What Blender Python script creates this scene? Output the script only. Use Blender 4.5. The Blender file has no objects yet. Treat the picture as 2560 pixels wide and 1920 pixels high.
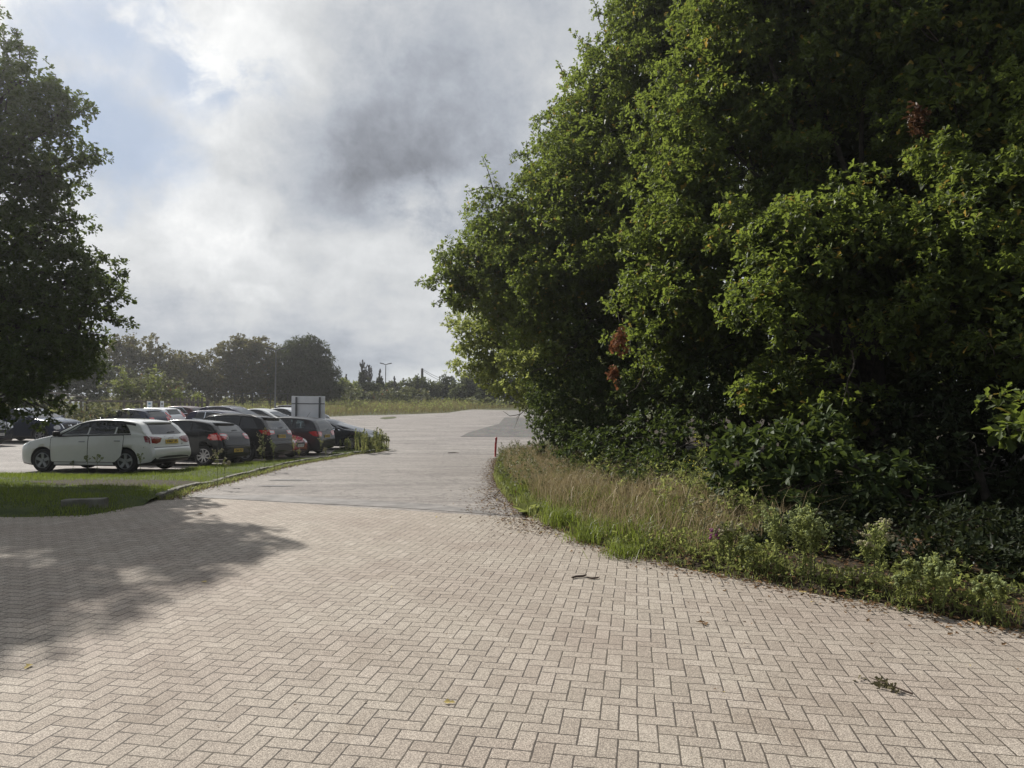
import bpy, bmesh, math, random
import numpy as np
from mathutils import Vector, Matrix, Quaternion
from mathutils.bvhtree import BVHTree
R = math.radians
rng = np.random.default_rng(7)
random.seed(7)
scene = bpy.context.scene
COL = scene.collection

# ------------------------------------------------------------------ camera
F, CX, CY = 1740.0, 1280.0, 960.0
EYE = Vector((0, 0, 1.58))
CAMROT = Matrix.Rotation(R(90 + 1.65), 3, 'X') @ Matrix.Rotation(R(0.4), 3, 'Z')

def ray(px, py):
    return CAMROT @ Vector(((px - CX) / F, -(py - CY) / F, -1.0))

def at(px, py, Y):
    d = ray(px, py)
    return EYE + d * (Y / d.y)

def lerp_pts(v, pts):
    if v <= pts[0][0]:
        return pts[0][1]
    for (a, za), (b, zb) in zip(pts, pts[1:]):
        if v <= b:
            t = (v - a) / (b - a)
            t = t * t * (3 - 2 * t) * 0.6 + t * 0.4
            return za + (zb - za) * t
    return pts[-1][1]

HP = [(-50, 0), (9, 0), (19, -.27), (29, -.58), (36, -.52), (42, -.38), (60, .25), (80, 1.0), (108, 2.0), (150, 2.6), (700, 5)]
def sstep(a, b, v):
    t = min(1, max(0, (v - a) / (b - a)))
    return t * t * (3 - 2 * t)

def H(x, y):
    z = lerp_pts(y, HP) + .007 * min(0, max(-45, x)) * sstep(10, 18, y) * (1 - sstep(80, 130, y))
    z += min(.4, max(0, .05 * (-11 - x))) * sstep(20, 28, y) * (1 - sstep(60, 90, y))
    return z

def gnd(px, py, off=0.0):
    d = ray(px, py)
    t = 1.0
    last = 0
    while t < 900:
        p = EYE + d * t
        if p.z < H(p.x, p.y) + off:
            a, b = last, t
            for _ in range(30):
                m = (a + b) / 2
                p = EYE + d * m
                if p.z < H(p.x, p.y) + off:
                    b = m
                else:
                    a = m
            return EYE + d * b
        last = t
        t *= 1.01
    return EYE + d * 900

# ------------------------------------------------------------------ materials
MATS = {}
def new_mat(name):
    m = bpy.data.materials.new(name)
    m.use_nodes = True
    m.node_tree.nodes.clear()
    return m, m.node_tree.nodes, m.node_tree.links

class NT:
    """small helper for building node trees"""
    def __init__(self, tree):
        self.t = tree; self.n = tree.nodes; self.l = tree.links
    def node(self, typ, **kw):
        nd = self.n.new(typ)
        for k, v in kw.items():
            setattr(nd, k, v)
        return nd
    def link(self, a, b):
        self.l.new(a, b)
    def val(self, sock, v):
        if isinstance(v, bpy.types.NodeSocket):
            self.l.new(v, sock)
        else:
            sock.default_value = v
    def math(self, op, a, b=None, c=None, clamp=False):
        nd = self.n.new('ShaderNodeMath'); nd.operation = op; nd.use_clamp = clamp
        self.val(nd.inputs[0], a)
        if b is not None: self.val(nd.inputs[1], b)
        if c is not None: self.val(nd.inputs[2], c)
        return nd.outputs[0]
    def noise(self, vec, scale, detail=4, rough=.5, dist=0, out='Fac', dim='3D'):
        nd = self.n.new('ShaderNodeTexNoise'); nd.noise_dimensions = dim
        if vec is not None: self.l.new(vec, nd.inputs['Vector'])
        nd.inputs['Scale'].default_value = scale; nd.inputs['Detail'].default_value = detail
        nd.inputs['Roughness'].default_value = rough; nd.inputs['Distortion'].default_value = dist
        return nd.outputs[out]
    def ramp(self, fac, stops, interp='LINEAR'):
        nd = self.n.new('ShaderNodeValToRGB'); nd.color_ramp.interpolation = interp
        els = nd.color_ramp.elements
        while len(els) < len(stops): els.new(0.5)
        for e, (p, c) in zip(els, stops):
            e.position = p; e.color = (*c, 1) if len(c) == 3 else c
        self.l.new(fac, nd.inputs[0])
        return nd.outputs[0]
    def mix(self, fac, a, b, blend='MIX'):
        nd = self.n.new('ShaderNodeMix'); nd.data_type = 'RGBA'; nd.blend_type = blend
        self.val(nd.inputs['Factor'], fac)
        for s, v in ((nd.inputs[6], a), (nd.inputs[7], b)):
            if isinstance(v, bpy.types.NodeSocket): self.l.new(v, s)
            else: s.default_value = (*v, 1) if len(v) == 3 else v
        return nd.outputs[2]
    def mapr(self, v, a, b, c=0, d=1, typ='SMOOTHSTEP'):
        nd = self.n.new('ShaderNodeMapRange'); nd.interpolation_type = typ
        self.val(nd.inputs[0], v)
        for i, x in enumerate((a, b, c, d)): nd.inputs[i + 1].default_value = x
        return nd.outputs[0]
    def pos(self):
        return self.n.new('ShaderNodeNewGeometry').outputs['Position']
    def bump(self, h, strength=.3, dist=.01):
        nd = self.n.new('ShaderNodeBump'); nd.inputs['Strength'].default_value = strength
        nd.inputs['Distance'].default_value = dist; self.l.new(h, nd.inputs['Height'])
        return nd.outputs[0]
    def principled(self, color, rough=.6, metal=0, normal=None, spec=.5, coat=0, coatr=.05):
        b = self.n.new('ShaderNodeBsdfPrincipled')
        s = b.inputs['Base Color']
        if isinstance(color, bpy.types.NodeSocket): self.l.new(color, s)
        else: s.default_value = (*color, 1)
        self.val(b.inputs['Roughness'], rough); b.inputs['Metallic'].default_value = metal
        b.inputs['Specular IOR Level'].default_value = spec
        b.inputs['Coat Weight'].default_value = coat; b.inputs['Coat Roughness'].default_value = coatr
        if normal is not None: self.l.new(normal, b.inputs['Normal'])
        return b.outputs[0]
    def out(self, sh):
        o = self.n.new('ShaderNodeOutputMaterial'); self.l.new(sh, o.inputs[0])

def simple(name, color, rough=.6, metal=0, spec=.5, coat=0, vary=.12, vscale=6, bump=0):
    if name in MATS: return MATS[name]
    m, n, l = new_mat(name); t = NT(m.node_tree)
    tc = t.node('ShaderNodeTexCoord').outputs['Object']
    nz = t.noise(tc, vscale, 5, .6)
    c1 = tuple(c * (1 - vary) for c in color); c2 = tuple(min(1, c * (1 + vary)) for c in color)
    col = t.ramp(nz, [(.35, c1), (.65, c2)])
    nrm = None
    if bump: nrm = t.bump(t.noise(tc, vscale * 8, 4, .6), bump, .004)
    t.out(t.principled(col, rough, metal, nrm, spec, coat))
    MATS[name] = m
    return m

def leaf_mat(name, dark, light, trans, tw=.42, gloss=.07, yellow=None):
    if name in MATS: return MATS[name]
    m, n, l = new_mat(name); t = NT(m.node_tree)
    a = t.node('ShaderNodeAttribute'); a.attribute_name = 'tint'
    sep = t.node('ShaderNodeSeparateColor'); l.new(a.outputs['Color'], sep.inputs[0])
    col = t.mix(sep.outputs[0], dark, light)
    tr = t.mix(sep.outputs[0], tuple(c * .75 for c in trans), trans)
    if yellow:
        yf = t.mapr(sep.outputs[1], .93, .97, typ='LINEAR')
        col = t.mix(yf, col, yellow); tr = t.mix(yf, tr, tuple(c * 1.2 for c in yellow))
    d = t.node('ShaderNodeBsdfDiffuse'); l.new(col, d.inputs[0])
    tl = t.node('ShaderNodeBsdfTranslucent'); l.new(tr, tl.inputs[0])
    mx = t.node('ShaderNodeMixShader'); mx.inputs[0].default_value = tw
    l.new(d.outputs[0], mx.inputs[1]); l.new(tl.outputs[0], mx.inputs[2])
    g = t.node('ShaderNodeBsdfGlossy'); g.inputs['Roughness'].default_value = .55
    fr = t.node('ShaderNodeFresnel'); fr.inputs[0].default_value = 1.4
    ff = t.math('MINIMUM', t.math('MULTIPLY', fr.outputs[0], gloss * 3), .07)
    mx2 = t.node('ShaderNodeMixShader'); l.new(ff, mx2.inputs[0])
    l.new(mx.outputs[0], mx2.inputs[1]); l.new(g.outputs[0], mx2.inputs[2])
    t.out(mx2.outputs[0])
    MATS[name] = m
    return m

# ------------------------------------------------------------------ objects
def tag(o, label=None, cat=None, group=None, kind=None):
    if label: o['label'] = label
    if cat: o['category'] = cat
    if group: o['group'] = group
    if kind: o['kind'] = kind
    return o

def empty(name, loc, rz=0, label=None, cat=None, group=None):
    o = bpy.data.objects.new(name, None); COL.objects.link(o)
    o.location = loc; o.rotation_euler = (0, 0, rz); o.empty_display_size = .2
    tag(o, label, cat, group)
    return o

def link_mesh(name, me, mat, parent=None, smooth=False):
    o = bpy.data.objects.new(name, me); COL.objects.link(o)
    if mat is not None:
        for mm in (mat if isinstance(mat, (list, tuple)) else [mat]): me.materials.append(mm)
    if parent is not None: o.parent = parent
    if smooth and len(me.polygons):
        me.polygons.foreach_set('use_smooth', np.ones(len(me.polygons), dtype=bool))
    return o

def from_bm(name, bm, mat, parent=None, smooth=False):
    me = bpy.data.meshes.new(name); bm.normal_update(); bm.to_mesh(me); bm.free()
    return link_mesh(name, me, mat, parent, smooth)

def np_mesh(name, verts, faces, mat, parent=None, tint=None, smooth=False):
    """verts (N,3); faces list of equal-length index arrays (M,k)"""
    me = bpy.data.meshes.new(name)
    if not isinstance(faces, list): faces = [faces]
    me.vertices.add(len(verts)); me.vertices.foreach_set('co', np.asarray(verts, dtype=np.float32).ravel())
    nl = sum(f.size for f in faces); nf = sum(len(f) for f in faces)
    me.loops.add(nl); me.polygons.add(nf)
    me.loops.foreach_set('vertex_index', np.concatenate([f.ravel() for f in faces]).astype(np.int32))
    tot = np.concatenate([np.full(len(f), f.shape[1]) for f in faces])
    st = np.concatenate([[0], np.cumsum(tot)[:-1]])
    me.polygons.foreach_set('loop_start', st.astype(np.int32))
    if tint is not None:
        at_ = me.color_attributes.new('tint', 'FLOAT_COLOR', 'POINT')
        at_.data.foreach_set('color', np.asarray(tint, dtype=np.float32).ravel())
    me.update(calc_edges=True)
    return link_mesh(name, me, mat, parent, smooth)

def box(bm, c, s, rot=None, bevel=0):
    m = Matrix.Translation(c) @ (rot.to_4x4() if rot is not None else Matrix()) @ Matrix.Diagonal((s[0], s[1], s[2], 1))
    g = bmesh.ops.create_cube(bm, size=1, matrix=m)
    if bevel:
        es = list({e for v in g['verts'] for e in v.link_edges})
        bmesh.ops.bevel(bm, geom=es, offset=bevel, segments=2, affect='EDGES', profile=.6)

def tube(bm, pts, rads, n=6, cap=True):
    pts = [Vector(p) for p in pts]
    rings = []
    up = Vector((0, 0, 1))
    for i, p in enumerate(pts):
        d = (pts[min(i + 1, len(pts) - 1)] - pts[max(i - 1, 0)])
        if d.length < 1e-6: d = Vector((0, 0, 1))
        d.normalize()
        a = d.cross(up)
        if a.length < .1: a = d.cross(Vector((1, 0, 0)))
        a.normalize(); b = d.cross(a)
        r = rads[i] if hasattr(rads, '__len__') else rads
        rings.append([bm.verts.new(p + (a * math.cos(2 * math.pi * k / n) + b * math.sin(2 * math.pi * k / n)) * r) for k in range(n)])
    for r1, r2 in zip(rings, rings[1:]):
        for k in range(n):
            bm.faces.new((r1[k], r1[(k + 1) % n], r2[(k + 1) % n], r2[k]))
    if cap:
        bm.faces.new(rings[0]); bm.faces.new(rings[-1][::-1])

def unit(v):
    return v / (np.linalg.norm(v, axis=-1, keepdims=True) + 1e-9)

# leaf templates: (x along, y across, z lift); faces
OAKL = (np.array([(0, 0, 0), (.3, .17, .05), (.45, .10, .02), (.7, .29, .08), (1, 0, -.06), (.7, -.29, .08), (.45, -.10, .02), (.3, -.17, .05)]),
        [np.array([[0, 4, 3, 2, 1]]), np.array([[0, 7, 6, 5, 4]])])
OVAL = (np.array([(0, 0, 0), (.35, .24, .05), (.7, .2, .05), (1, 0, -.08), (.7, -.2, .05), (.35, -.24, .05)]),
        [np.array([[0, 3, 2, 1]]), np.array([[0, 5, 4, 3]])])
QUADL = (np.array([(0, 0, 0), (.5, .32, .06), (1, 0, 0), (.5, -.32, .06)]), [np.array([[0, 2, 1]]), np.array([[0, 3, 2]])])
LANCE = (np.array([(0, 0, 0), (.4, .13, .03), (1, 0, -.1), (.4, -.13, .03)]), [np.array([[0, 2, 1]]), np.array([[0, 3, 2]])])

def leaves_mesh(name, P, D, N, S, tint, tmpl, mat, parent=None):
    """P positions, D along dir, N normal-ish, S size per leaf"""
    D = unit(D); B = unit(np.cross(N, D)); N2 = np.cross(D, B)
    T, fs = tmpl
    k = len(T)
    V = (P[:, None, :] + S[:, None, None] * (T[None, :, 0:1] * D[:, None, :] + T[None, :, 1:2] * B[:, None, :] + T[None, :, 2:3] * N2[:, None, :]))
    n = len(P)
    faces = [(np.arange(n)[:, None] * k + f[0][None, :]) for f in fs]
    tt = np.repeat(tint, k, axis=0)
    return np_mesh(name, V.reshape(-1, 3), faces, mat, parent, tt)
FLARE_VEIL=0.0007; EXPO=0.35; SUN_STR=5.0; SKY_K=0.80
# ------------------------------------------------------------------ render settings / world
SUN_AZ = R(-43)      # left of the view direction (+Y), towards -X
SUN_EL = R(38.5)
sundir = Vector((math.sin(SUN_AZ) * math.cos(SUN_EL), math.cos(SUN_AZ) * math.cos(SUN_EL), math.sin(SUN_EL)))
scene.view_settings.view_transform = 'Standard'
scene.view_settings.look = 'None'
scene.view_settings.exposure = EXPO
scene.view_settings.gamma = 1
cam = bpy.data.cameras.new('camera'); camo = bpy.data.objects.new('camera', cam); COL.objects.link(camo)
camo.matrix_world = Matrix.Translation(EYE) @ CAMROT.to_4x4()
cam.sensor_width = 36; cam.lens = 36 * F / 2560; cam.clip_end = 3000; cam.clip_start = .05
scene.camera = camo
sl = bpy.data.lights.new('sun', 'SUN'); sl.energy = SUN_STR; sl.angle = R(.6); sl.color = (1, .95, .87)
slo = bpy.data.objects.new('sun', sl); COL.objects.link(slo)
slo.rotation_euler = sundir.to_track_quat('Z', 'Y').to_euler()

def build_world():
    w = bpy.data.worlds.new('World'); scene.world = w; w.use_nodes = True
    w.node_tree.nodes.clear(); t = NT(w.node_tree)
    sky = t.node('ShaderNodeTexSky'); sky.sky_type = 'NISHITA'; sky.sun_disc = False
    sky.sun_elevation = SUN_EL; sky.sun_rotation = SUN_AZ
    sky.air_density = 1.0; sky.dust_density = .6; sky.ozone_density = 1.2
    g = t.node('ShaderNodeTexCoord').outputs['Generated']
    sep = t.node('ShaderNodeSeparateXYZ'); t.link(g, sep.inputs[0])
    den = t.math('MAXIMUM', t.math('ADD', sep.outputs[2], .22), .05)
    cx = t.math('DIVIDE', sep.outputs[0], den); cy = t.math('DIVIDE', sep.outputs[1], den)
    cb = t.node('ShaderNodeCombineXYZ'); t.link(cx, cb.inputs[0]); t.link(cy, cb.inputs[1])
    plane = cb.outputs[0]
    # warped direction for the placed masses
    wn = t.noise(g, 3.2, 6, .6, 0, 'Color')
    wv = t.node('ShaderNodeVectorMath'); wv.operation = 'SUBTRACT'; t.link(wn, wv.inputs[0]); wv.inputs[1].default_value = (.5, .5, .5)
    ws = t.node('ShaderNodeVectorMath'); ws.operation = 'SCALE'; t.link(wv.outputs[0], ws.inputs[0]); ws.inputs['Scale'].default_value = .14
    wa = t.node('ShaderNodeVectorMath'); wa.operation = 'ADD'; t.link(g, wa.inputs[0]); t.link(ws.outputs[0], wa.inputs[1])
    wd = wa.outputs[0]
    nr = t.noise(g, 6.5, 9, .62, .3)
    def mass(px, py, rx, ry, soft=.6):
        """soft elliptical mask round a direction of the sky (rx, ry in degrees)"""
        d = ray(px, py).normalized()
        r_ = Vector((d.y, -d.x, 0)).normalized(); u_ = r_.cross(d)
        def dotn(v, sc):
            nd = t.node('ShaderNodeVectorMath'); nd.operation = 'DOT_PRODUCT'; t.link(wd, nd.inputs[0]); nd.inputs[1].default_value = v
            return t.math('MULTIPLY', nd.outputs['Value'], sc)
        a = dotn(r_, 1 / math.sin(R(rx))); b = dotn(u_, 1 / math.sin(R(ry)))
        rr = t.math('SQRT', t.math('ADD', t.math('MULTIPLY', a, a), t.math('MULTIPLY', b, b)))
        rr = t.math('MULTIPLY_ADD', t.math('SUBTRACT', nr, .5), 2.8, rr)
        f = dotn(d, 1.0)
        m = t.mapr(rr, 1 - soft, 1 + soft, 1, 0)
        return t.math('MULTIPLY', m, t.math('GREATER_THAN', f, 0))
    n1 = t.noise(plane, .9, 9, .55, .15)
    n2 = t.noise(plane, 2.6, 9, .60, .2)
    n3 = t.noise(g, 10, 8, .62, .2)
    n4 = t.noise(wd, 4.5, 8, .6, .3)
    nn = t.math('ADD', t.math('MULTIPLY', n1, .45), t.math('ADD', t.math('MULTIPLY', n2, .22), t.math('ADD', t.math('MULTIPLY', n4, .25), t.math('MULTIPLY', n3, .20))))
    # cloud brightness
    br = t.mapr(nn, .45, .66, .45, .72, 'LINEAR')
    def add(v, m, k):
        return t.math('MULTIPLY_ADD', m, k, v)
    br = add(br, mass(1010, 370, 12, 6, .6), -.13)
    br = add(br, mass(960, 420, 9, 3.4, .6), -.10)
    br = add(br, mass(1060, 580, 4.5, 2.4, .5), -.03)
    br = add(br, mass(1180, 230, 14, 8, .6), -.08)
    br = add(br, mass(620, 250, 5, 8, .45), .15)
    br = add(br, mass(480, 480, 9, 6, .5), .06)
    br = add(br, mass(330, 560, 7, 4, .45), .07)
    br = add(br, mass(560, 870, 16, 5, .5), -.14)
    br = add(br, mass(900, 700, 11, 4.5, .8), .12)
    br = add(br, mass(1180, 860, 10, 3, .8), .04)
    br = add(br, mass(130, 90, 9, 6, .5), .08)
    br = add(br, mass(800, 40, 10, 7, .8), .05)
    br = add(br, mass(560, 50, 6, 4, .6), .03)
    n5 = t.noise(wd, 17, 9, .66, .2)
    br = t.math('MULTIPLY_ADD', t.math('SUBTRACT', n5, .5), .24, br)
    cum = t.math('MULTIPLY', mass(1150, 520, 5.5, 2.6, .35), t.mapr(n3, .40, .62))
    cum2 = t.math('MULTIPLY', mass(520, 595, 4.5, 2.4, .8), t.mapr(n3, .38, .60))
    cum3 = t.math('MULTIPLY', mass(670, 748, 2.2, .7, .5), t.mapr(n3, .40, .58))
    cum4 = t.math('MULTIPLY', mass(1100, 930, 9, 1.3, .5), t.mapr(n3, .42, .6))
    br = add(br, cum, .15); br = add(br, cum2, .06); br = add(br, cum3, .10); br = add(br, cum4, .16)
    # glow of the thin cloud near the sun
    sd = t.node('ShaderNodeVectorMath'); sd.operation = 'DOT_PRODUCT'; t.link(g, sd.inputs[0]); sd.inputs[1].default_value = sundir
    glow = t.mapr(sd.outputs['Value'], .80, 1.0, 0, 1)
    br = add(br, glow, .06)
    # behind the camera the cloud deck is duller
    bk = t.mapr(sep.outputs[1], -.5, .2, .62, 1.0)
    br = t.math('MULTIPLY', br, bk)
    br = t.math('MAXIMUM', br, .12)
    # tint: grey-blue when dark, white when bright
    ccol = t.ramp(br, [(.2, (.88, .95, 1.10)), (.45, (.90, .97, 1.09)), (.62, (.97, 1.0, 1.03)), (1, (1, 1, .99))])
    sc = t.node('ShaderNodeVectorMath'); sc.operation = 'SCALE'; t.link(ccol, sc.inputs[0]); t.link(t.math('MULTIPLY', br, 10 * SKY_K), sc.inputs['Scale'])
    # openings to blue
    op = t.math('MAXIMUM', mass(260, 270, 4.5, 4.5, .6), mass(500, 150, 4, 3.2, .6))
    op = t.math('MAXIMUM', op, mass(110, 190, 3, 3, .7))
    op = t.math('MAXIMUM', op, mass(330, 60, 5, 3, .7))
    cov = t.math('MULTIPLY', op, t.mapr(n4, .42, .56, 1, .0))
    hz = t.mapr(sep.outputs[2], -.02, .12, 1, 0)
    cov = t.math('MULTIPLY', cov, .72)
    skyc = t.mix(.75, t.mix(1.0, sky.outputs[0], (.45, .45, .45), 'MULTIPLY'), (3.3 * SKY_K, 4.5 * SKY_K, 6.6 * SKY_K))
    col = t.mix(cov, sc.outputs[0], skyc)
    hc = t.node('ShaderNodeCombineColor')
    col = t.mix(t.math('MULTIPLY', hz, .45), col, (5.9 * SKY_K, 6.3 * SKY_K, 6.6 * SKY_K))
    bg = t.node('ShaderNodeBackground'); t.link(col, bg.inputs[0]); bg.inputs[1].default_value = .1
    o = t.node('ShaderNodeOutputWorld'); t.link(bg.outputs[0], o.inputs[0])
    w.cycles.sampling_method = 'MANUAL'; w.cycles.sample_map_resolution = 512
build_world()

# ------------------------------------------------------------------ ground materials
def mat_pavers():
    m, n, l = new_mat('block_paving'); t = NT(m.node_tree)
    geo = t.node('ShaderNodeNewGeometry')
    mp = t.node('ShaderNodeMapping'); mp.vector_type = 'POINT'
    l.new(geo.outputs['Position'], mp.inputs[0])
    mp.inputs['Rotation'].default_value = (0, 0, R(-10.1))
    mp.inputs['Scale'].default_value = (-1 / .0935, 1 / .0935, 1)
    wob = t.noise(geo.outputs['Position'], 1.7, 3, .5, 0, 'Color')
    w1 = t.node('ShaderNodeVectorMath'); w1.operation = 'MULTIPLY_ADD'; l.new(wob, w1.inputs[0]); w1.inputs[1].default_value = (.22, .22, 0); l.new(mp.outputs[0], w1.inputs[2])
    wob2 = t.noise(geo.outputs['Position'], 35, 3, .6, 0, 'Color')
    w2 = t.node('ShaderNodeVectorMath'); w2.operation = 'MULTIPLY_ADD'; l.new(wob2, w2.inputs[0]); w2.inputs[1].default_value = (.05, .05, 0); l.new(w1.outputs[0], w2.inputs[2])
    s = t.node('ShaderNodeSeparateXYZ'); l.new(w2.outputs[0], s.inputs[0])
    x, y = s.outputs[0], s.outputs[1]
    i = t.math('FLOOR', x); j = t.math('FLOOR', y)
    fx = t.math('SUBTRACT', x, i); fy = t.math('SUBTRACT', y, j)
    k = t.math('FLOORED_MODULO', t.math('SUBTRACT', i, j), 4.0)
    def eq(v): return t.math('COMPARE', k, float(v), .3)
    e0, e1, e2, e3 = eq(0), eq(1), eq(2), eq(3)
    hor = t.math('ADD', e0, e1); ver = t.math('ADD', e2, e3)
    al = t.math('ADD', t.math('MULTIPLY', hor, t.math('ADD', fx, e1)), t.math('MULTIPLY', ver, t.math('ADD', fy, e2)))
    ac = t.math('ADD', t.math('MULTIPLY', hor, fy), t.math('MULTIPLY', ver, fx))
    ed = t.math('MINIMUM', t.math('MINIMUM', al, t.math('SUBTRACT', 2.0, al)), t.math('MINIMUM', ac, t.math('SUBTRACT', 1.0, ac)))
    bi = t.math('SUBTRACT', i, e1); bj = t.math('SUBTRACT', j, e2)
    cb = t.node('ShaderNodeCombineXYZ'); l.new(bi, cb.inputs[0]); l.new(bj, cb.inputs[1])
    wn = t.node('ShaderNodeTexWhiteNoise'); wn.noise_dimensions = '3D'; l.new(cb.outputs[0], wn.inputs[0])
    rnd = wn.outputs['Value']
    pos = geo.outputs['Position']
    speck = t.noise(pos, 190, 3, .75)
    speck2 = t.noise(pos, 120, 2, .6)
    big = t.noise(pos, .6, 4, .6)
    base = t.ramp(rnd, [(0, (.285, .252, .213)), (.4, (.315, .281, .24)), (.75, (.33, .296, .252)), (1, (.36, .324, .28))])
    base = t.mix(t.mapr(speck, .42, .62), t.mix(1, base, (.52, .50, .49), 'MULTIPLY'), t.mix(1, base, (1.5, 1.49, 1.46), 'MULTIPLY'))
    base = t.mix(t.math('MULTIPLY', t.mapr(speck2, .5, .75), .35), base, (.42, .36, .30))
    base = t.mix(t.mapr(big, .35, .7), base, t.mix(1, base, (.88, .84, .84), 'MULTIPLY'))
    stain = t.noise(pos, .9, 7, .7, .8)
    base = t.mix(t.mapr(stain, .56, .72, 0, .45), base, t.mix(1, base, (.68, .63, .58), 'MULTIPLY'))
    jw = t.noise(pos, 8, 3, .6)
    jt = t.math('MULTIPLY', jw, .06)
    edj = t.math('SUBTRACT', ed, jt)
    joint = t.mapr(edj, .0, .021, 1, 0)
    jcol = t.mix(t.mapr(t.noise(pos, 1.3, 5, .7), .35, .65), (.028, .022, .020), (.07, .058, .042))
    # dirt and moss gathering towards the verge on the right
    col = t.mix(t.math('MULTIPLY', joint, .93), base, jcol)
    hgt = t.math('ADD', t.mapr(edj, 0.0, .04), t.math('MULTIPLY', speck, .25))
    nb = t.bump(hgt, .5, .005)
    t.out(t.principled(col, .82, 0, nb, .35))
    return m

def mat_asphalt():
    m, n, l = new_mat('worn_asphalt'); t = NT(m.node_tree)
    pos = t.pos()
    mp = t.node('ShaderNodeMapping'); l.new(pos, mp.inputs[0]); mp.inputs['Scale'].default_value = (.32, 1, 1); mp.inputs['Rotation'].default_value = (0, 0, R(6))
    st = t.noise(mp.outputs[0], .9, 7, .65, .6)
    st2 = t.noise(mp.outputs[0], .22, 5, .6, .5)
    mp2 = t.node('ShaderNodeMapping'); l.new(pos, mp2.inputs[0]); mp2.inputs['Scale'].default_value = (.8, 1, 1)
    fine = t.noise(pos, 70, 4, .8); mid = t.noise(mp2.outputs[0], 8, 7, .78)
    c = t.ramp(st, [(.30, (.15, .138, .132)), (.46, (.195, .18, .170)), (.58, (.245, .228, .213)), (.72, (.31, .29, .268))])
    c = t.mix(t.mapr(st2, .35, .65, 0, .4), c, (.20, .18, .168))
    c = t.mix(t.mapr(fine, .4, .62), t.mix(1, c, (.60, .60, .61), 'MULTIPLY'), t.mix(1, c, (1.35, 1.33, 1.31), 'MULTIPLY'))
    c = t.mix(t.mapr(mid, .40, .58), t.mix(1, c, (.74, .735, .735), 'MULTIPLY'), t.mix(1, c, (1.14, 1.14, 1.13), 'MULTIPLY'))
    c = t.mix(t.mapr(mid, .58, .72, 0, .35), c, (.07, .063, .06))
    # fine cracks
    vo = t.node('ShaderNodeTexVoronoi'); vo.feature = 'DISTANCE_TO_EDGE'; vo.inputs['Scale'].default_value = .55
    wv = t.node('ShaderNodeVectorMath'); wv.operation = 'MULTIPLY_ADD'; l.new(t.noise(pos, 2, 4, .6, 0, 'Color'), wv.inputs[0]); wv.inputs[1].default_value = (.7, .7, 0); l.new(pos, wv.inputs[2])
    l.new(wv.outputs[0], vo.inputs['Vector'])
    cr = t.math('MULTIPLY', t.mapr(vo.outputs['Distance'], .004, .016, 1, 0), t.mapr(mid, .42, .6))
    c = t.mix(t.math('MULTIPLY', cr, .7), c, (.045, .04, .038))
    nb = t.bump(t.math('ADD', fine, t.math('MULTIPLY', mid, .6)), .55, .006)
    t.out(t.principled(c, .85, 0, nb, .35))
    return m

def mat_gravel():
    m, n, l = new_mat('loose_gravel'); t = NT(m.node_tree)
    pos = t.pos()
    vo = t.node('ShaderNodeTexVoronoi'); vo.inputs['Scale'].default_value = 22; l.new(pos, vo.inputs['Vector'])
    c = t.ramp(t.noise(pos, 1.5, 5, .65), [(.3, (.07, .068, .066)), (.7, (.13, .124, .118))])
    c = t.mix(.55, c, t.mix(1, c, vo.outputs['Color'], 'OVERLAY'))
    c = t.mix(t.mapr(t.noise(pos, .5, 4, .6), .5, .7, 0, .3), c, (.20, .185, .17))
    t.out(t.principled(c, .9, 0, t.bump(vo.outputs['Distance'], .9, .02), .3))
    return m

def mat_soil(name, cols, scale=2.5):
    m, n, l = new_mat(name); t = NT(m.node_tree)
    pos = t.pos()
    c = t.ramp(t.noise(pos, scale, 8, .65, .3), [(.3, cols[0]), (.5, cols[1]), (.7, cols[2])])
    c = t.mix(t.mapr(t.noise(pos, 40, 3, .7), .4, .65), t.mix(1, c, (.6, .6, .6), 'MULTIPLY'), c)
    t.out(t.principled(c, .95, 0, t.bump(t.noise(pos, 30, 4, .7), .8, .02), .2))
    return m

M_PAVE = mat_pavers(); M_ASPH = mat_asphalt(); M_GRAV = mat_gravel()
M_GROUND = mat_soil('field_soil', ((.045, .055, .018), (.075, .085, .03), (.13, .12, .055)), .35)
M_TURF = mat_soil('turf_soil', ((.03, .045, .012), (.055, .075, .02), (.085, .10, .03)), 3)
M_SOIL = mat_soil('woodland_soil', ((.022, .016, .010), (.045, .033, .02), (.075, .055, .033)), 5)
M_BARE = mat_soil('mossy_bare_ground', ((.02, .016, .010), (.045, .032, .018), (.055, .055, .02)), 6)
M_PATCH = simple('repair_asphalt', (.165, .155, .148), .85, vary=.3, vscale=3, bump=.4)
M_CONC = simple('weathered_concrete', (.125, .12, .098), .9, vary=.35, vscale=5, bump=.6)

def sheet(name, poly, cell, zf, mat, kind='structure', parent=None):
    bm = bmesh.new()
    vs = [bm.verts.new((p[0], p[1], 0)) for p in poly]
    bm.faces.new(vs)
    xs = [p[0] for p in poly]; ys = [p[1] for p in poly]
    x = min(xs) + cell
    while x < max(xs):
        bmesh.ops.bisect_plane(bm, geom=bm.verts[:] + bm.edges[:] + bm.faces[:], plane_co=(x, 0, 0), plane_no=(1, 0, 0)); x += cell
    y = min(ys) + cell
    while y < max(ys):
        bmesh.ops.bisect_plane(bm, geom=bm.verts[:] + bm.edges[:] + bm.faces[:], plane_co=(0, y, 0), plane_no=(0, 1, 0)); y += cell
    for v in bm.verts: v.co.z = zf(v.co.x, v.co.y)
    bmesh.ops.recalc_face_normals(bm, faces=bm.faces[:])
    if sum(f.normal.z for f in bm.faces) < 0: bmesh.ops.reverse_faces(bm, faces=bm.faces[:])
    o = from_bm(name, bm, mat, parent, smooth=True)
    if kind: o['kind'] = kind
    return o

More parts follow.
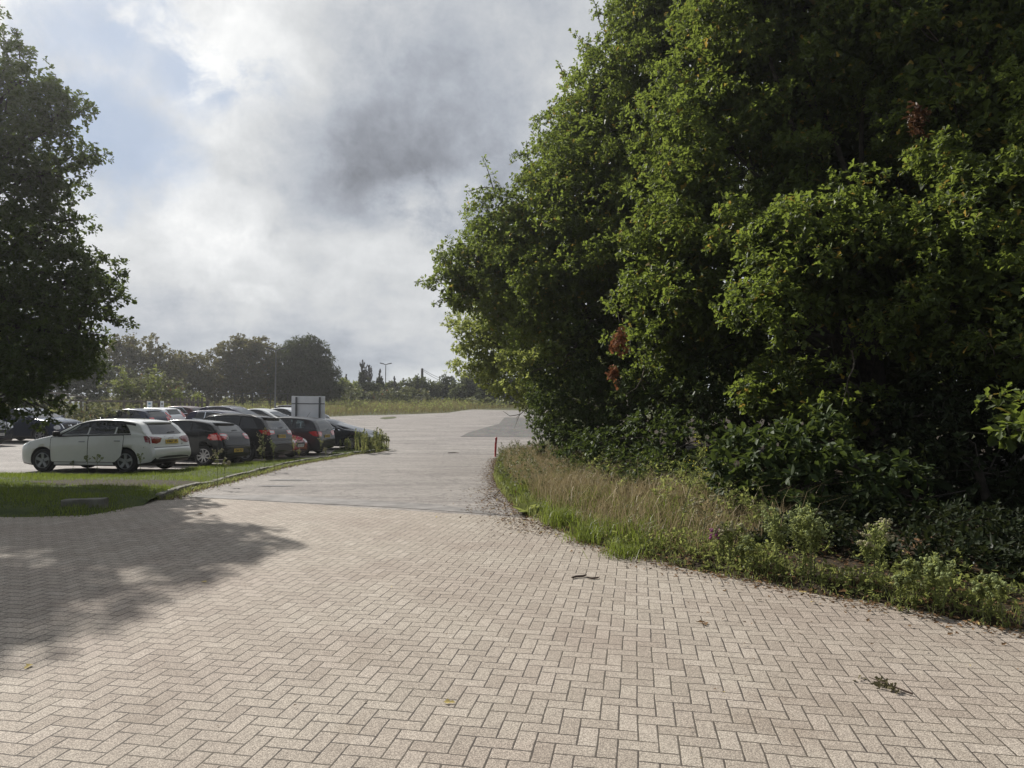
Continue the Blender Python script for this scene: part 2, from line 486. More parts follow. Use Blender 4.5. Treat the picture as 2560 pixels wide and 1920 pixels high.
# base ground reaching the horizon
ysl = sorted(set([-30, -10] + list(np.arange(-2, 60, 1.5)) + list(np.arange(60, 160, 6)) + [200, 300, 450, 700, 1200]))
xsl = sorted(set([-900, -400, -200, -120] + list(np.arange(-80, 60, 2.5)) + [60, 120, 300, 900]))
V = np.array([(x, y, H(x, y) - .035) for y in ysl for x in xsl])
nx = len(xsl)
Fq = np.array([(r * nx + c, r * nx + c + 1, (r + 1) * nx + c + 1, (r + 1) * nx + c) for r in range(len(ysl) - 1) for c in range(nx - 1)])
o = np_mesh('ground', V, Fq, M_GROUND, smooth=True); o['kind'] = 'structure'

def G(*pts): return [(p.x, p.y) for p in (gnd(a, b) for a, b in pts)]
# asphalt car park and drive
KERB = [(395, 1252), (460, 1228), (530, 1212), (600, 1194), (670, 1176), (740, 1160), (800, 1150), (870, 1137), (930, 1131), (962, 1126)]
VERGE_L_NEAR = [(-300, 1300), (0, 1292), (100, 1297), (210, 1294), (290, 1282), (350, 1268), (395, 1252)]
EDGE_R = [(1312, 1296), (1268, 1262), (1238, 1222), (1228, 1192), (1236, 1165), (1243, 1146)]
VERGE_R = [(1312, 1296), (1400, 1338), (1500, 1373), (1600, 1405), (1720, 1430), (1840, 1455), (1980, 1482), (2120, 1508), (2260, 1535), (2400, 1560), (2560, 1592), (2900, 1680)]
pv_l = G((395, 1252), (530, 1247)); pv_r = G((1312, 1297))
pb0 = Vector(pv_l[1]); pb1 = Vector(pv_r[0]); pdir = (pb1 - pb0).normalized()
pbL = pb0 - pdir * 1.6
lot = [(pbL.x - .5, pbL.y - .6), (pb1.x + 1.0, pb1.y - 1.2), (2.0, 10.6)]
lot += [(1.9, 14), (1.0, 19), (.6, 27), (1.2, 33), (2.5, 45), (4, 60), (6.5, 80)]
lot += G((1300, 1026), (1180, 1024), (1120, 1032), (1000, 1036.5), (900, 1038.5), (815, 1042))
lot += [(-21, 52), (-28, 43), (-42, 38), (-42, 17.5), (-14.5, 14.3)]
lot += [(-9.5, 13.2)]
sheet('car_park', lot, 1.0, lambda x, y: H(x, y), M_ASPH)
# paving
pv = [(-16, -6), (12, -6), (12, 3.0)] + [(p[0], p[1]) for p in G(*VERGE_R[::-1])][1:]
pv = [(-20, -6), (16, -6), (16, -1)] + [(p[0] + .25, p[1] + .25) for p in G(*VERGE_R[::-1])]
pv += [(pb1.x, pb1.y), (pbL.x, pbL.y)] + [(-6.2, 13.4), (-9.5, 13.0), (-20, 12.8)]
sheet('forecourt_paving', pv, .8, lambda x, y: H(x, y) + .008, M_PAVE)
# gravel and repair patches
gp = G((1150, 1092), (1172, 1081), (1210, 1070), (1248, 1060), (1262, 1043), (1340, 1045), (1400, 1060), (1400, 1094), (1300, 1093))
sheet('gravel_strip', gp, 1.0, lambda x, y: H(x, y) + .012, M_GRAV)
sheet('asphalt_patch', G((1268, 1041), (1270, 1028), (1325, 1028), (1350, 1041)), 1.5, lambda x, y: H(x, y) + .006, M_PATCH)
sheet('asphalt_patch', G((440, 1240), (700, 1238), (1100, 1262), (1285, 1290), (1000, 1270), (530, 1246)), .5, lambda x, y: H(x, y) + .005, M_PATCH)
# verges
VH = .07
vl_near = G(*VERGE_L_NEAR); kb = G(*KERB)
tip = G((968, 1120), (958, 1110), (930, 1108), (880, 1116), (840, 1124))
back = [(-7.3, 26.5), (-8.3, 24), (-9.15, 18.7), (-10.1, 17.4), (-24, 20)]
verge = vl_near[1:] + kb[1:] + tip + back
verge[0] = (verge[0][0] - 6, verge[0][1])
def pdist(x, y, line):
    best = 1e9
    for (ax, ay), (bx, by) in zip(line, line[1:]):
        dx, dy = bx - ax, by - ay
        t_ = max(0, min(1, ((x - ax) * dx + (y - ay) * dy) / (dx * dx + dy * dy + 1e-9)))
        d = (x - ax - t_ * dx) ** 2 + (y - ay - t_ * dy) ** 2
        if d < best: best = d
    return math.sqrt(best)
LN = [(vl_near[0][0] - 8, vl_near[0][1])] + vl_near[:-1]; LB = [tip[-1]] + back
def zverge(x, y): return H(x, y) - .012 + (VH + .012) * min(1, pdist(x, y, LN) / .5) * (.25 + .75 * min(1, pdist(x, y, LB) / 1.2))
sheet('grass_verge', verge, .6, zverge, M_TURF)
sheet('bare_ground', G((60, 1212), (200, 1207), (400, 1208), (520, 1214), (470, 1226), (330, 1226), (150, 1222)), .5, lambda x, y: zverge(x, y) + .006, M_BARE)
er = G(*EDGE_R); vr = G(*VERGE_R)
vrp = list(reversed(er)) + vr[1:] + [(26, 2), (26, 60), (9, 60), (4, 45), (2.0, 33), (1.0, 29)]
LR = [(2.5, 45), (1.2, 33), (1.0, 29)] + list(reversed(er)) + vr[1:]
def zvr(x, y):
    # bank rising gently away from the drive
    d = pdist(x, y, LR)
    return H(x, y) - .015 + min(.06, .25 * d) + min(.22, .07 * d)
sheet('tree_belt_floor', vrp, .8, zvr, M_SOIL)
# puddle
M_WATER = simple('puddle_water', (.17, .16, .15), .25, vary=.1, spec=.6)
def blob_poly(c, rx, ry, n=22, seed=1, rot=0):
    rr = random.Random(seed); ph = [rr.uniform(0, 6.28) for _ in range(4)]
    out = []
    for k in range(n):
        a = 2 * math.pi * k / n
        r = 1 + .16 * math.sin(2 * a + ph[0]) + .12 * math.sin(3 * a + ph[1]) + .07 * math.sin(5 * a + ph[2])
        x, y = rx * r * math.cos(a), ry * r * math.sin(a)
        out.append((c[0] + x * math.cos(rot) - y * math.sin(rot), c[1] + x * math.sin(rot) + y * math.cos(rot)))
    return out
p1 = gnd(725, 1201); p2 = gnd(690, 1216)
o = sheet('puddle', blob_poly((p1.x, p1.y), .42, .12, seed=3), 5, lambda x, y: H(p1.x, p1.y) + .012, M_WATER, None)
tag(o, 'larger shallow puddle on the drive beside the left kerb', 'puddle', 'puddles on the drive')
o = sheet('puddle', blob_poly((p2.x, p2.y), .33, .09, seed=8), 5, lambda x, y: H(p2.x, p2.y) + .012, M_WATER, None)
tag(o, 'smaller faint puddle on the drive, nearer the block paving', 'puddle', 'puddles on the drive')

# kerb stones, each one its own
kp = [Vector((a, b, 0)) for a, b in kb]
seglen = [(b - a).length for a, b in zip(kp, kp[1:])]
def along(s):
    for a, b, L in zip(kp, kp[1:], seglen):
        if s <= L: return a.lerp(b, s / L), (b - a).normalized()
        s -= L
    return kp[-1], (kp[-1] - kp[-2]).normalized()
s = .05; tot = sum(seglen); kn = 0
KL = .88
rk = random.Random(5)
while s + KL < tot:
    p, d = along(s + KL / 2)
    bm = bmesh.new()
    bmesh.ops.create_grid(bm, x_segments=5, y_segments=1, size=.5)
    bm.free(); bm = bmesh.new()
    box(bm, (0, 0, 0), (KL - .02, .12, .24), bevel=.018)
    bmesh.ops.subdivide_edges(bm, edges=[e for e in bm.edges if abs((e.verts[0].co - e.verts[1].co).x) > .5], cuts=5)
    for v in bm.verts: v.co += Vector((rk.uniform(-.004, .004), rk.uniform(-.007, .007), rk.uniform(-.008, .006)))
    o = from_bm('kerbstone', bm, M_CONC)
    z = H(p.x, p.y)
    p2_, _ = along(s + KL)
    slope = math.atan2(H(p2_.x, p2_.y) - H(along(s)[0].x, along(s)[0].y), KL)
    o.location = (p.x, p.y, z + .115 - .12 + rk.uniform(-.03, .004))
    o.rotation_euler = (rk.uniform(-.06, .06), -slope + rk.uniform(-.012, .012), math.atan2(d.y, d.x) + rk.uniform(-.02, .02))
    kn += 1
    tag(o, 'weathered concrete kerbstone in the row edging the left grass verge', 'kerbstone', 'kerbstones along the left verge')
    s += KL
# lone kerb block in the grass and a short kerb at the right verge
def block(px, py, L, W_, Hh, rot, lab, sink=.02, cellseed=1):
    p = gnd(px, py); bm = bmesh.new(); box(bm, (0, 0, Hh / 2), (L, W_, Hh), bevel=.02)
    bmesh.ops.subdivide_edges(bm, edges=[e for e in bm.edges if (e.verts[0].co - e.verts[1].co).length > .2], cuts=4)
    rr = random.Random(cellseed)
    for v in bm.verts: v.co += Vector((rr.uniform(-.006, .006) for _ in range(3)))
    o = from_bm('kerb_block', bm, M_CONC); o.location = (p.x, p.y, p.z - sink); o.rotation_euler = (0, R(-1.5), rot)
    tag(o, lab, 'kerb block')
block(212, 1276, .60, .14, .20, R(8), 'short grey concrete kerb block lying in the shaded grass by the paving', .03)
block(1352, 1284, .42, .13, .13, R(-38), 'pale kerb end poking out of the grass at the right corner of the drive', .02, 4)
# ------------------------------------------------------------------ fence, signs, lamps, pole, post
M_GREYM = simple('galvanised_grey', (.15, .155, .16), .5, .3, vary=.1)
M_DKM = simple('dark_lamp_metal', (.03, .028, .035), .45, .2)
M_SIGNB = simple('sign_back_aluminium', (.74, .76, .78), .5, .0, vary=.05, vscale=2)
M_SIGNP = simple('sign_post_grey', (.09, .10, .105), .5, .3)
M_WOOD = simple('weathered_wood', (.12, .105, .085), .9, vary=.35, vscale=7, bump=.4)
M_WHITE = simple('white_sign', (.72, .74, .76), .5, vary=.05)
M_BLUE = simple('sign_blue', (.16, .32, .45), .5)
M_BLACK = simple('matt_black', (.012, .012, .014), .6, vary=.1)
M_RED = simple('faded_red_plastic', (.42, .025, .03), .5, vary=.3, vscale=12)

# signboard seen from behind
p = at(770, 1000, 33); zb = H(p.x, 33)
root = empty('signboard', (p.x, 33, zb), 0, 'white signboard seen from behind on two grey posts among the parked cars', 'signboard')
cx0 = at(728, 990, 33); cx1 = at(812, 990, 33); wS = cx1.x - cx0.x; zt = cx0.z - zb; mx = (cx0.x + cx1.x) / 2 - p.x
bm = bmesh.new(); box(bm, (mx, .06, zt - .78), (wS, .012, 1.56), bevel=.004); from_bm('panel', bm, M_SIGNB, root)
for px in (741, 799.5):
    q = at(px, 990, 33)
    bm = bmesh.new(); box(bm, (q.x - p.x, 0, (zt - .04) / 2 - .1), (.075, .075, zt - .04 + .2), bevel=.006); from_bm('post', bm, M_SIGNP, root)
for z in (zt - .36, zt - 1.25):
    bm = bmesh.new(); box(bm, (mx, .046, z), (wS - .03, .016, .042), bevel=.003); from_bm('rail', bm, M_SIGNP, root)

# double headed lamps
def lamp(px, topy, Y, lab, poleA=M_GREYM):
    q = at(px, topy, Y); z0 = H(q.x, Y); h = q.z - z0
    root = empty('street_lamp', (q.x, Y, z0), R(12), lab, 'street lamp', 'double headed lamp posts in the car park')
    bm = bmesh.new(); tube(bm, [(0, 0, -.2), (0, 0, 1.1), (0, 0, 1.15), (0, 0, h - .15)], [.095, .095, .075, .06], 10); from_bm('pole', bm, poleA, root, True)
    bm = bmesh.new(); box(bm, (0, 0, h - .08), (.5, .10, .09), bevel=.02); from_bm('bracket', bm, M_DKM, root)
    for s_ in (-1, 1):
        bm = bmesh.new()
        rot = Matrix.Rotation(-s_ * R(13), 3, 'Y')
        box(bm, (s_ * .56, 0, h + .07), (.74, .32, .12), rot, bevel=.045)
        o_ = from_bm('lamp_head', bm, M_DKM, root, True)
        bm = bmesh.new(); box(bm, (s_ * .60, 0, h + .006), (.5, .24, .02), rot, bevel=.006); from_bm('lens', bm, simple('lamp_lens', (.35, .36, .36), .2), o_)
lamp(690, 873, 68, 'nearer double headed lamp post rising behind the parked cars')
lamp(964.5, 910, 108, 'farther double headed lamp post standing in the meadow')

# telegraph pole and its wires
q = at(1055.5, 921, 116); z0 = H(q.x, 116)
root = empty('telegraph_pole', (q.x, 116, z0), 0, 'dark wooden telegraph pole on the skyline', 'telegraph pole')
bm = bmesh.new(); tube(bm, [(0, 0, -.3), (.02, 0, 3), (.0, 0, q.z - z0)], [.26, .23, .19], 8); from_bm('pole', bm, simple('creosote_pole', (.05, .042, .035), .9), root)
for k, (dy, ey, lab) in enumerate([(.35, 968, 'steeper wire running right from the telegraph pole'), (.1, 958, 'shallower wire running right from the telegraph pole')]):
    a = Vector((q.x, 116, q.z - dy)); b = at(1180, ey + 10, 112); bm = bmesh.new()
    pts = [a.lerp(b, f) - Vector((0, 0, .5 * 4 * f * (1 - f))) - a for f in (0, .2, .4, .6, .8, 1)]
    tube(bm, pts, .03, 4); o = from_bm('overhead_wire', bm, M_DKM); o.location = a; tag(o, lab, 'wire', 'wires on the skyline')

# wooden fence
def fence(x0p, x1p, Y0, Y1, ty0, ty1, nposts, lab, seed, tall=False, hgt=1.25, rails=(0.0, .45)):
    a = at(x0p, ty0, Y0); b = at(x1p, ty1, Y1); rr = random.Random(seed)
    root = empty('wooden_fence', (a.x, a.y, H(a.x, a.y)), 0, lab, 'fence', 'wooden fences behind the car park'); o0 = Vector(root.location)
    for k in range(nposts):
        f = k / (nposts - 1); t_ = a.lerp(b, f); z0 = min(H(t_.x, t_.y), t_.z - hgt)
        ht = t_.z + rr.uniform(-.03, .05) + (.22 if tall else 0)
        bm = bmesh.new(); box(bm, (0, 0, (ht + z0) / 2), (.11, .11, ht - z0), Matrix.Rotation(rr.uniform(-.03, .03), 3, 'Y'), bevel=.008)
        o_ = from_bm('post', bm, M_WOOD, root); o_.location = (t_.x - o0.x, t_.y - o0.y, -o0.z)
    for dz in rails:
        bm = bmesh.new(); aa = a - o0 + Vector((0, -.075, -.06 - dz)); bb = b - o0 + Vector((0, -.075, -.06 - dz)); m = (aa + bb) / 2; d = bb - aa
        box(bm, m, (d.length, .04, .11), d.to_track_quat('X', 'Z').to_matrix(), bevel=.005); from_bm('rail', bm, M_WOOD, root)
fence(146, 218, 40, 41, 998, 999.5, 6, 'left section of dark post and rail fence with closely set posts', 1, hgt=1.35, rails=(0, .62))
fence(218, 520, 41, 45, 999.5, 1003.5, 8, 'long post and rail fence running behind the parked cars', 2, hgt=1.3, rails=(0,))
fence(430, 517, 47, 46, 1003, 1003, 9, 'short picket like fence with tall thin posts at the right end', 3, tall=True, hgt=1.2, rails=(0, .5))
# leaning board above the left fence
a = at(100, 978, 44); b = at(217, 993, 44); bm = bmesh.new(); d = b - a
box(bm, d / 2, (d.length, .05, .10), d.to_track_quat('X', 'Z').to_matrix(), bevel=.005); o = from_bm('loose_rail', bm, M_WOOD); o.location = a; tag(o, 'pale loose rail sloping down above the left end of the fence', 'rail')
# long thin chain link fence rail at the back
a = at(380, 981, 60); b = at(800, 985, 72); bm = bmesh.new()
root = empty('wire_fence', (a.x, a.y, H(a.x, a.y)), 0, 'thin dark wire fence along the foot of the background trees', 'fence'); o0 = Vector(root.location)
for dz in (0, .9):
    d = b - a; bm = bmesh.new(); tube(bm, [a - o0 - Vector((0, 0, dz)), b - o0 - Vector((0, 0, dz))], .022, 4); from_bm('wire', bm, M_DKM, root)
for k in range(10):
    t_ = a.lerp(b, k / 9); bm = bmesh.new(); tube(bm, [t_ - o0 - Vector((0, 0, 1.9)), t_ - o0], .035, 5); from_bm('post', bm, M_DKM, root)
# pale units glimpsed through the left fence
for k, (x0, x1) in enumerate([(153, 163), (166, 178), (182, 186), (189, 194), (197, 203)]):
    a = at(x0, 1004, 52); b = at(x1, 1011, 52); w_ = b.x - a.x; bm = bmesh.new(); h_ = a.z - H(a.x, 52)
    box(bm, (0, 0, h_ / 2), (w_, .6, h_), bevel=.05); o = from_bm('white_container', bm, M_WHITE); o.location = ((a.x + b.x) / 2, 52, H(a.x, 52))
    tag(o, ['leftmost white tank glimpsed through the fence', 'widest white tank glimpsed through the fence', 'narrow white tank third from the left behind the fence', 'narrow white tank fourth from the left behind the fence', 'rightmost white tank glimpsed through the fence'][k], 'tank', 'white tanks behind the left fence')
# small signs on the fence
def fsign(x0, y0, x1, y1, Y, lab, design, seed):
    a = at(x0, y0, Y); b = at(x1, y1, Y); w_ = b.x - a.x; h_ = a.z - b.z
    root = empty('fence_sign', ((a.x + b.x) / 2, Y, (a.z + b.z) / 2), 0, lab, 'sign', 'small signs on the wooden fence')
    bm = bmesh.new(); box(bm, (0, 0, 0), (w_, .012, h_), bevel=.003); from_bm('plate', bm, M_WHITE, root)
    bm = bmesh.new(); box(bm, (0, .03, -.55), (.05, .04, h_ + 1.0)); from_bm('post', bm, M_WOOD, root)
    if design == 0:
        bm = bmesh.new(); box(bm, (0, -.008, h_ * .18), (w_ * .42, .004, h_ * .24), bevel=.02); from_bm('emblem', bm, M_BLUE, root); bm = bmesh.new(); box(bm, (0, -.008, -h_ * .27), (w_ * .5, .004, h_ * .16)); from_bm('text_panel', bm, M_BLUE, root)
    else:
        bm = bmesh.new()
        vs = [bm.verts.new((x, -.008, z)) for x, z in ((-w_ * .33, -h_ * .08), (w_ * .33, -h_ * .08), (0, h_ * .34))]; bm.faces.new(vs); from_bm('emblem', bm, M_BLACK, root)
        bm = bmesh.new(); box(bm, (0, -.008, -h_ * .3), (w_ * .6, .003, h_ * .06)); from_bm('text_panel', bm, M_BLACK, root)
fsign(367.5, 1003, 380.5, 1022, 41.5, 'larger white and blue sign on the fence behind the parked cars', 0, 1)
fsign(401, 1003, 409.5, 1018, 42, 'smaller white sign with a black triangle on the fence', 1, 2)

# red and white marker post
b = gnd(1238.5, 1142); t_ = at(1241, 1094, b.y); h = t_.z - b.z
root = empty('marker_post', b, 0, 'leaning red marker post with a white stripe at the right edge of the drive', 'marker post')
bm = bmesh.new(); tube(bm, [(0, 0, -.1), (.0, 0, h * .3), (.012, 0, h * .7), (.03, 0, h)], [.042, .043, .046, .047], 10); from_bm('pole', bm, M_RED, root, True)
bm = bmesh.new()
for z in (0,):
    for k in range(7):
        pass
vs = []
for zz in (h - .20, h + .004):
    vs.append([bm.verts.new((.022 + .0505 * math.cos(a_), .0505 * math.sin(a_), zz)) for a_ in [R(150 + 14 * k) for k in range(6)]])
for k in range(5): bm.faces.new((vs[0][k], vs[0][k + 1], vs[1][k + 1], vs[1][k]))
from_bm('reflective_stripe', bm, M_WHITE, root)
bm = bmesh.new(); tube(bm, [(.031, 0, h), (.031, 0, h + .015)], [.05, .035], 10); from_bm('cap', bm, M_RED, root)
# ------------------------------------------------------------------ cars
def paint(name, col, rough=.28, metal=.0, coat=1.0):
    dk = max(col) < .1
    return simple(name, col, rough, metal, (.15 if dk else .5), (.4 if dk else 1), vary=.02)
P_WHITE = paint('white_paint', (.64, .65, .64)); P_WHITE2 = paint('bright_white_paint', (.72, .74, .76))
P_BLACK = paint('black_paint', (.012, .013, .015), .2); P_BLACK2 = paint('soft_black_paint', (.016, .016, .018), .25)
P_GREY = paint('dark_grey_paint', (.045, .047, .052), .3, .4); P_NAVY = paint('navy_paint', (.018, .028, .055), .25, .3)
P_MAROON = paint('maroon_paint', (.05, .012, .016), .25, .3); P_RED = paint('red_paint', (.33, .02, .035), .25, .2)
P_PURP = paint('dark_purple_paint', (.022, .018, .045), .25, .3); P_SALOON = paint('blue_black_paint', (.02, .024, .032), .25, .3)
M_TYRE = simple('tyre_rubber', (.018, .018, .019), .85)
M_RIM = simple('alloy_rim', (.45, .45, .46), .3, .8); M_RIMD = simple('dull_alloy_rim', (.26, .27, .28), .4, .6)
M_PLAST = simple('black_plastic', (.016, .016, .018), .5)
M_REDL = simple('red_lamp', (.50, .012, .015), .12, spec=.8, coat=1); M_REDD = simple('dark_red_lamp', (.20, .008, .012), .12, spec=.8, coat=1)
M_CLRL = simple('clear_lamp', (.55, .57, .58), .12, spec=.8, coat=1); M_CHROME = simple('chrome', (.75, .76, .78), .12, 1)
M_PLY = simple('yellow_plate', (.62, .42, .05), .45, vary=.05); M_PLW = simple('white_plate', (.62, .62, .60), .45, vary=.05)
M_INT = simple('car_interior', (.03, .03, .032), .9)
def glass(name, dark, tr):
    m, n, l = new_mat(name); t = NT(m.node_tree)
    a = t.node('ShaderNodeBsdfTransparent'); a.inputs[0].default_value = (*tr, 1)
    d = t.node('ShaderNodeBsdfDiffuse'); d.inputs[0].default_value = (*dark, 1)
    g = t.node('ShaderNodeBsdfGlossy'); g.inputs['Roughness'].default_value = .03
    f = t.node('ShaderNodeFresnel'); f.inputs[0].default_value = 1.5
    m1 = t.node('ShaderNodeMixShader')
    if max(tr) > 0: m1.inputs[0].default_value = .06; l.new(a.outputs[0], m1.inputs[1]); l.new(d.outputs[0], m1.inputs[2])
    else: m1.inputs[0].default_value = 1; l.new(d.outputs[0], m1.inputs[2])
    m2 = t.node('ShaderNodeMixShader'); l.new(t.math('MULTIPLY', f.outputs[0], 1.6, clamp=True), m2.inputs[0]); l.new(m1.outputs[0], m2.inputs[1]); l.new(g.outputs[0], m2.inputs[2])
    t.out(m2.outputs[0]); MATS[name] = m
    return m
G_DARK = glass('tinted_glass', (.008, .009, .010), (0, 0, 0)); G_CLEAR = glass('clear_glass', (.05, .06, .06), (.62, .70, .68)); G_MID = glass('windscreen_glass', (.02, .024, .026), (0, 0, 0))

def interp(x, pts):
    if x <= pts[0][0]: return pts[0][1]
    for (a, va), (b, vb) in zip(pts, pts[1:]):
        if x <= b: return va + (vb - va) * (x - a) / (b - a + 1e-9)
    return pts[-1][1]

def smooth_poly(pts, it=2, keep=None):
    for _ in range(it):
        out = []
        n = len(pts)
        for i in range(n):
            a, b = pts[i], pts[(i + 1) % n]
            out.append((a[0] * .75 + b[0] * .25, a[1] * .75 + b[1] * .25)); out.append((a[0] * .25 + b[0] * .75, a[1] * .25 + b[1] * .75))
        pts = out
    return pts

def round_poly(pts, r=.05):
    out = []; n = len(pts)
    for i in range(n):
        a, b, c_ = pts[i - 1], pts[i], pts[(i + 1) % n]
        la = math.dist(a, b); lc = math.dist(b, c_)
        fa = min(.45, r / (la + 1e-9)); fc = min(.45, r / (lc + 1e-9))
        p = (b[0] + (a[0] - b[0]) * fa, b[1] + (a[1] - b[1]) * fa); q = (b[0] + (c_[0] - b[0]) * fc, b[1] + (c_[1] - b[1]) * fc)
        out += [p, (p[0] * .25 + b[0] * .5 + q[0] * .25, p[1] * .25 + b[1] * .5 + q[1] * .25), q]
    return out

def smooth_curve(pts, it=2):
    for _ in range(it):
        out = [pts[0]]
        for a, b in zip(pts, pts[1:]):
            out += [(a[0] * .75 + b[0] * .25, a[1] * .75 + b[1] * .25), (a[0] * .25 + b[0] * .75, a[1] * .25 + b[1] * .75)]
        out.append(pts[-1]); pts = out
    return pts

class Car:
    """car coordinates: x from 0 (front bumper) to L (rear), y across (+y = the near side when it faces left), z up"""
    def __init__(s, S):
        s.S = S; s.L = S['L']; s.W = S['W']
        s.top = smooth_curve(S['top'], 2); s.bot = S.get('bot') or [(0, .30), (.12, .22), (.5, .17), (s.L - .6, .18), (s.L - .1, .26), (s.L, .36)]
        s.belt = S['belt']; s.tum = S.get('tum', .42)
        s.plan = S.get('plan') or [(0, .72), (.04, .82), (.12, .90), (.3, .955), (.7, .99), (1.2, 1.0), (s.L - .9, 1.0), (s.L - .45, .985), (s.L - .18, .955), (s.L - .05, .915), (s.L, .87)]
    def t(s, x): return interp(x, s.top)
    def section(s, x):
        W = s.W / 2; w = W * interp(x, s.plan); zt = s.t(x); zb = interp(x, s.belt); zs = interp(x, s.bot)
        zsh = min(zb, zt - .045); g = max(0, zt - .06 - zsh)
        wr = max(w * .45, w * .985 - s.tum * g)
        zm = zs + (zsh - zs) * .55
        P = [(0, zs), (w * .80, zs), (w * .93, zs + .012), (w * .975, zs + .07), (w * .99, zs + (zm - zs) * .5), (w * 1.0, zm), (w * .996, zm + (zsh - zm) * .6), (w * .972, zsh)]
        if g > .02:
            P += [(w * .945 + (wr - w * .945) * .12, zsh + g * .16), (wr + (w * .95 - wr) * .40, zsh + g * .56), (wr + .012, zt - .065), (wr - .05, zt - .026)]
        else:
            P += [(w * .955, zsh + (zt - zsh) * .35), (w * .92, zsh + (zt - zsh) * .6), (w * .87, zt - .016), (w * .80, zt - .008)]
        wl = P[-1][0]
        P += [(wl * .55, zt - .004), (0, zt)]
        return P
    def build(s):
        S = s.S
        # stations by arc length of the outline, denser at the ends
        xs = {0, .008, .025, .05, .09, .14, .2, .28, s.L, s.L - .008, s.L - .02, s.L - .04, s.L - .065, s.L - .1, s.L - .14, s.L - .19}
        x = .36
        while x < s.L - .2: xs.add(round(x, 4)); x += .055
        for a, z in s.top: xs.add(round(a, 4))
        xs = sorted(v for v in xs if 0 <= v <= s.L)
        xx = [xs[0]]
        for v in xs[1:]:
            if v - xx[-1] > .006: xx.append(v)
        bm = bmesh.new(); rings = []
        for x in xx:
            P = s.section(x)
            # catmull-rom subdivision of the half section
            Q = []
            for i in range(len(P) - 1):
                p0 = P[max(0, i - 1)]; p1 = P[i]; p2 = P[i + 1]; p3 = P[min(len(P) - 1, i + 2)]
                for k in range(2):
                    t_ = k / 2
                    Q.append(tuple(.5 * ((2 * p1[j]) + (-p0[j] + p2[j]) * t_ + (2 * p0[j] - 5 * p1[j] + 4 * p2[j] - p3[j]) * t_ ** 2 + (-p0[j] + 3 * p1[j] - 3 * p2[j] + p3[j]) * t_ ** 3) for j in (0, 1)))
            Q.append(P[-1])
            full = [(y, z) for y, z in Q] + [(-y, z) for y, z in Q[-2:0:-1]]
            rings.append([bm.verts.new((x, y, z)) for y, z in full])
        n = len(rings[0])
        for a, b in zip(rings, rings[1:]):
            for k in range(n): bm.faces.new((a[k], a[(k + 1) % n], b[(k + 1) % n], b[k]))
        bm.faces.new(rings[0][::-1]); bm.faces.new(rings[-1])
        bmesh.ops.recalc_face_normals(bm, faces=bm.faces[:])
        s.bvh = BVHTree.FromBMesh(bm)
        me = bpy.data.meshes.new('body'); bm.to_mesh(me); bm.free()
        return me
    def cut(s, me, prims):
        """carve wheel arches and cabin openings out of the shell"""
        tmp = bpy.data.objects.new('tmp', me); COL.objects.link(tmp)
        bmc = bmesh.new()
        for f in prims: f(bmc)
        mc = bpy.data.meshes.new('c'); bmesh.ops.recalc_face_normals(bmc, faces=bmc.faces[:]); bmc.to_mesh(mc); bmc.free()
        oc = bpy.data.objects.new('c', mc); COL.objects.link(oc)
        md = tmp.modifiers.new('b', 'BOOLEAN'); md.operation = 'DIFFERENCE'; md.solver = 'EXACT'; md.object = oc; md.use_self = True
        dg = bpy.context.evaluated_depsgraph_get(); dg.update()
        out = bpy.data.meshes.new_from_object(tmp.evaluated_get(dg))
        bpy.data.objects.remove(tmp); bpy.data.objects.remove(oc)
        if len(out.polygons) < 200: return me
        return out
    def patch(s, poly, plane, offs, cell=.07, side=1, bm=None):
        """polygon in (x,z) seen from the side, or (y,z) seen from rear/front, or (x,y) from above, laid on the shell"""
        own = bm is None
        if own: bm = bmesh.new()
        b2 = bmesh.new()
        vs = [b2.verts.new((p[0], p[1], 0)) for p in poly]
        try: b2.faces.new(vs)
        except ValueError: return bm
        for ax in (0, 1):
            lo = min(p[ax] for p in poly); hi = max(p[ax] for p in poly); c = lo + cell
            while c < hi - .005:
                co = [0, 0, 0]; co[ax] = c; no = [0, 0, 0]; no[ax] = 1
                bmesh.ops.bisect_plane(b2, geom=b2.verts[:] + b2.edges[:] + b2.faces[:], plane_co=co, plane_no=no); c += cell
        bmesh.ops.triangulate(b2, faces=b2.faces[:])
        mp = {}
        for v in b2.verts:
            a, b = v.co.x, v.co.y
            if plane == 'side': o_, d = Vector((a, 3 * side, b)), Vector((0, -side, 0))
            elif plane == 'rear': o_, d = Vector((s.L + 2, a, b)), Vector((-1, 0, 0))
            elif plane == 'front': o_, d = Vector((-2, a, b)), Vector((1, 0, 0))
            else: o_, d = Vector((a, b, 5)), Vector((0, 0, -1))
            h, nn, idx, dist = s.bvh.ray_cast(o_, d)
            if h is None or (plane == 'rear' and h.x < s.L - .40 - max(0, b - .9) * .9) or (plane == 'front' and h.x > .6 + max(0, b - .85) * 4):
                h, nn, idx, dist = s.bvh.find_nearest(o_ + d * (2.0 if plane == 'side' else 2.08))
            if nn.dot(d) > 0: nn = -nn
            q = h + nn * offs
            mp[v] = bm.verts.new(q)
        for f in b2.faces:
            try: nf = bm.faces.new([mp[v] for v in f.verts])
            except ValueError: continue
        b2.free()
        bm.normal_update()
        for f in bm.faces:
            ref = {'side': Vector((0, side, 0)), 'rear': Vector((1, 0, 0)), 'front': Vector((-1, 0, 0)), 'top': Vector((0, 0, 1))}[plane]
            if own and f.normal.dot(ref) < 0: f.normal_flip()
        return bm
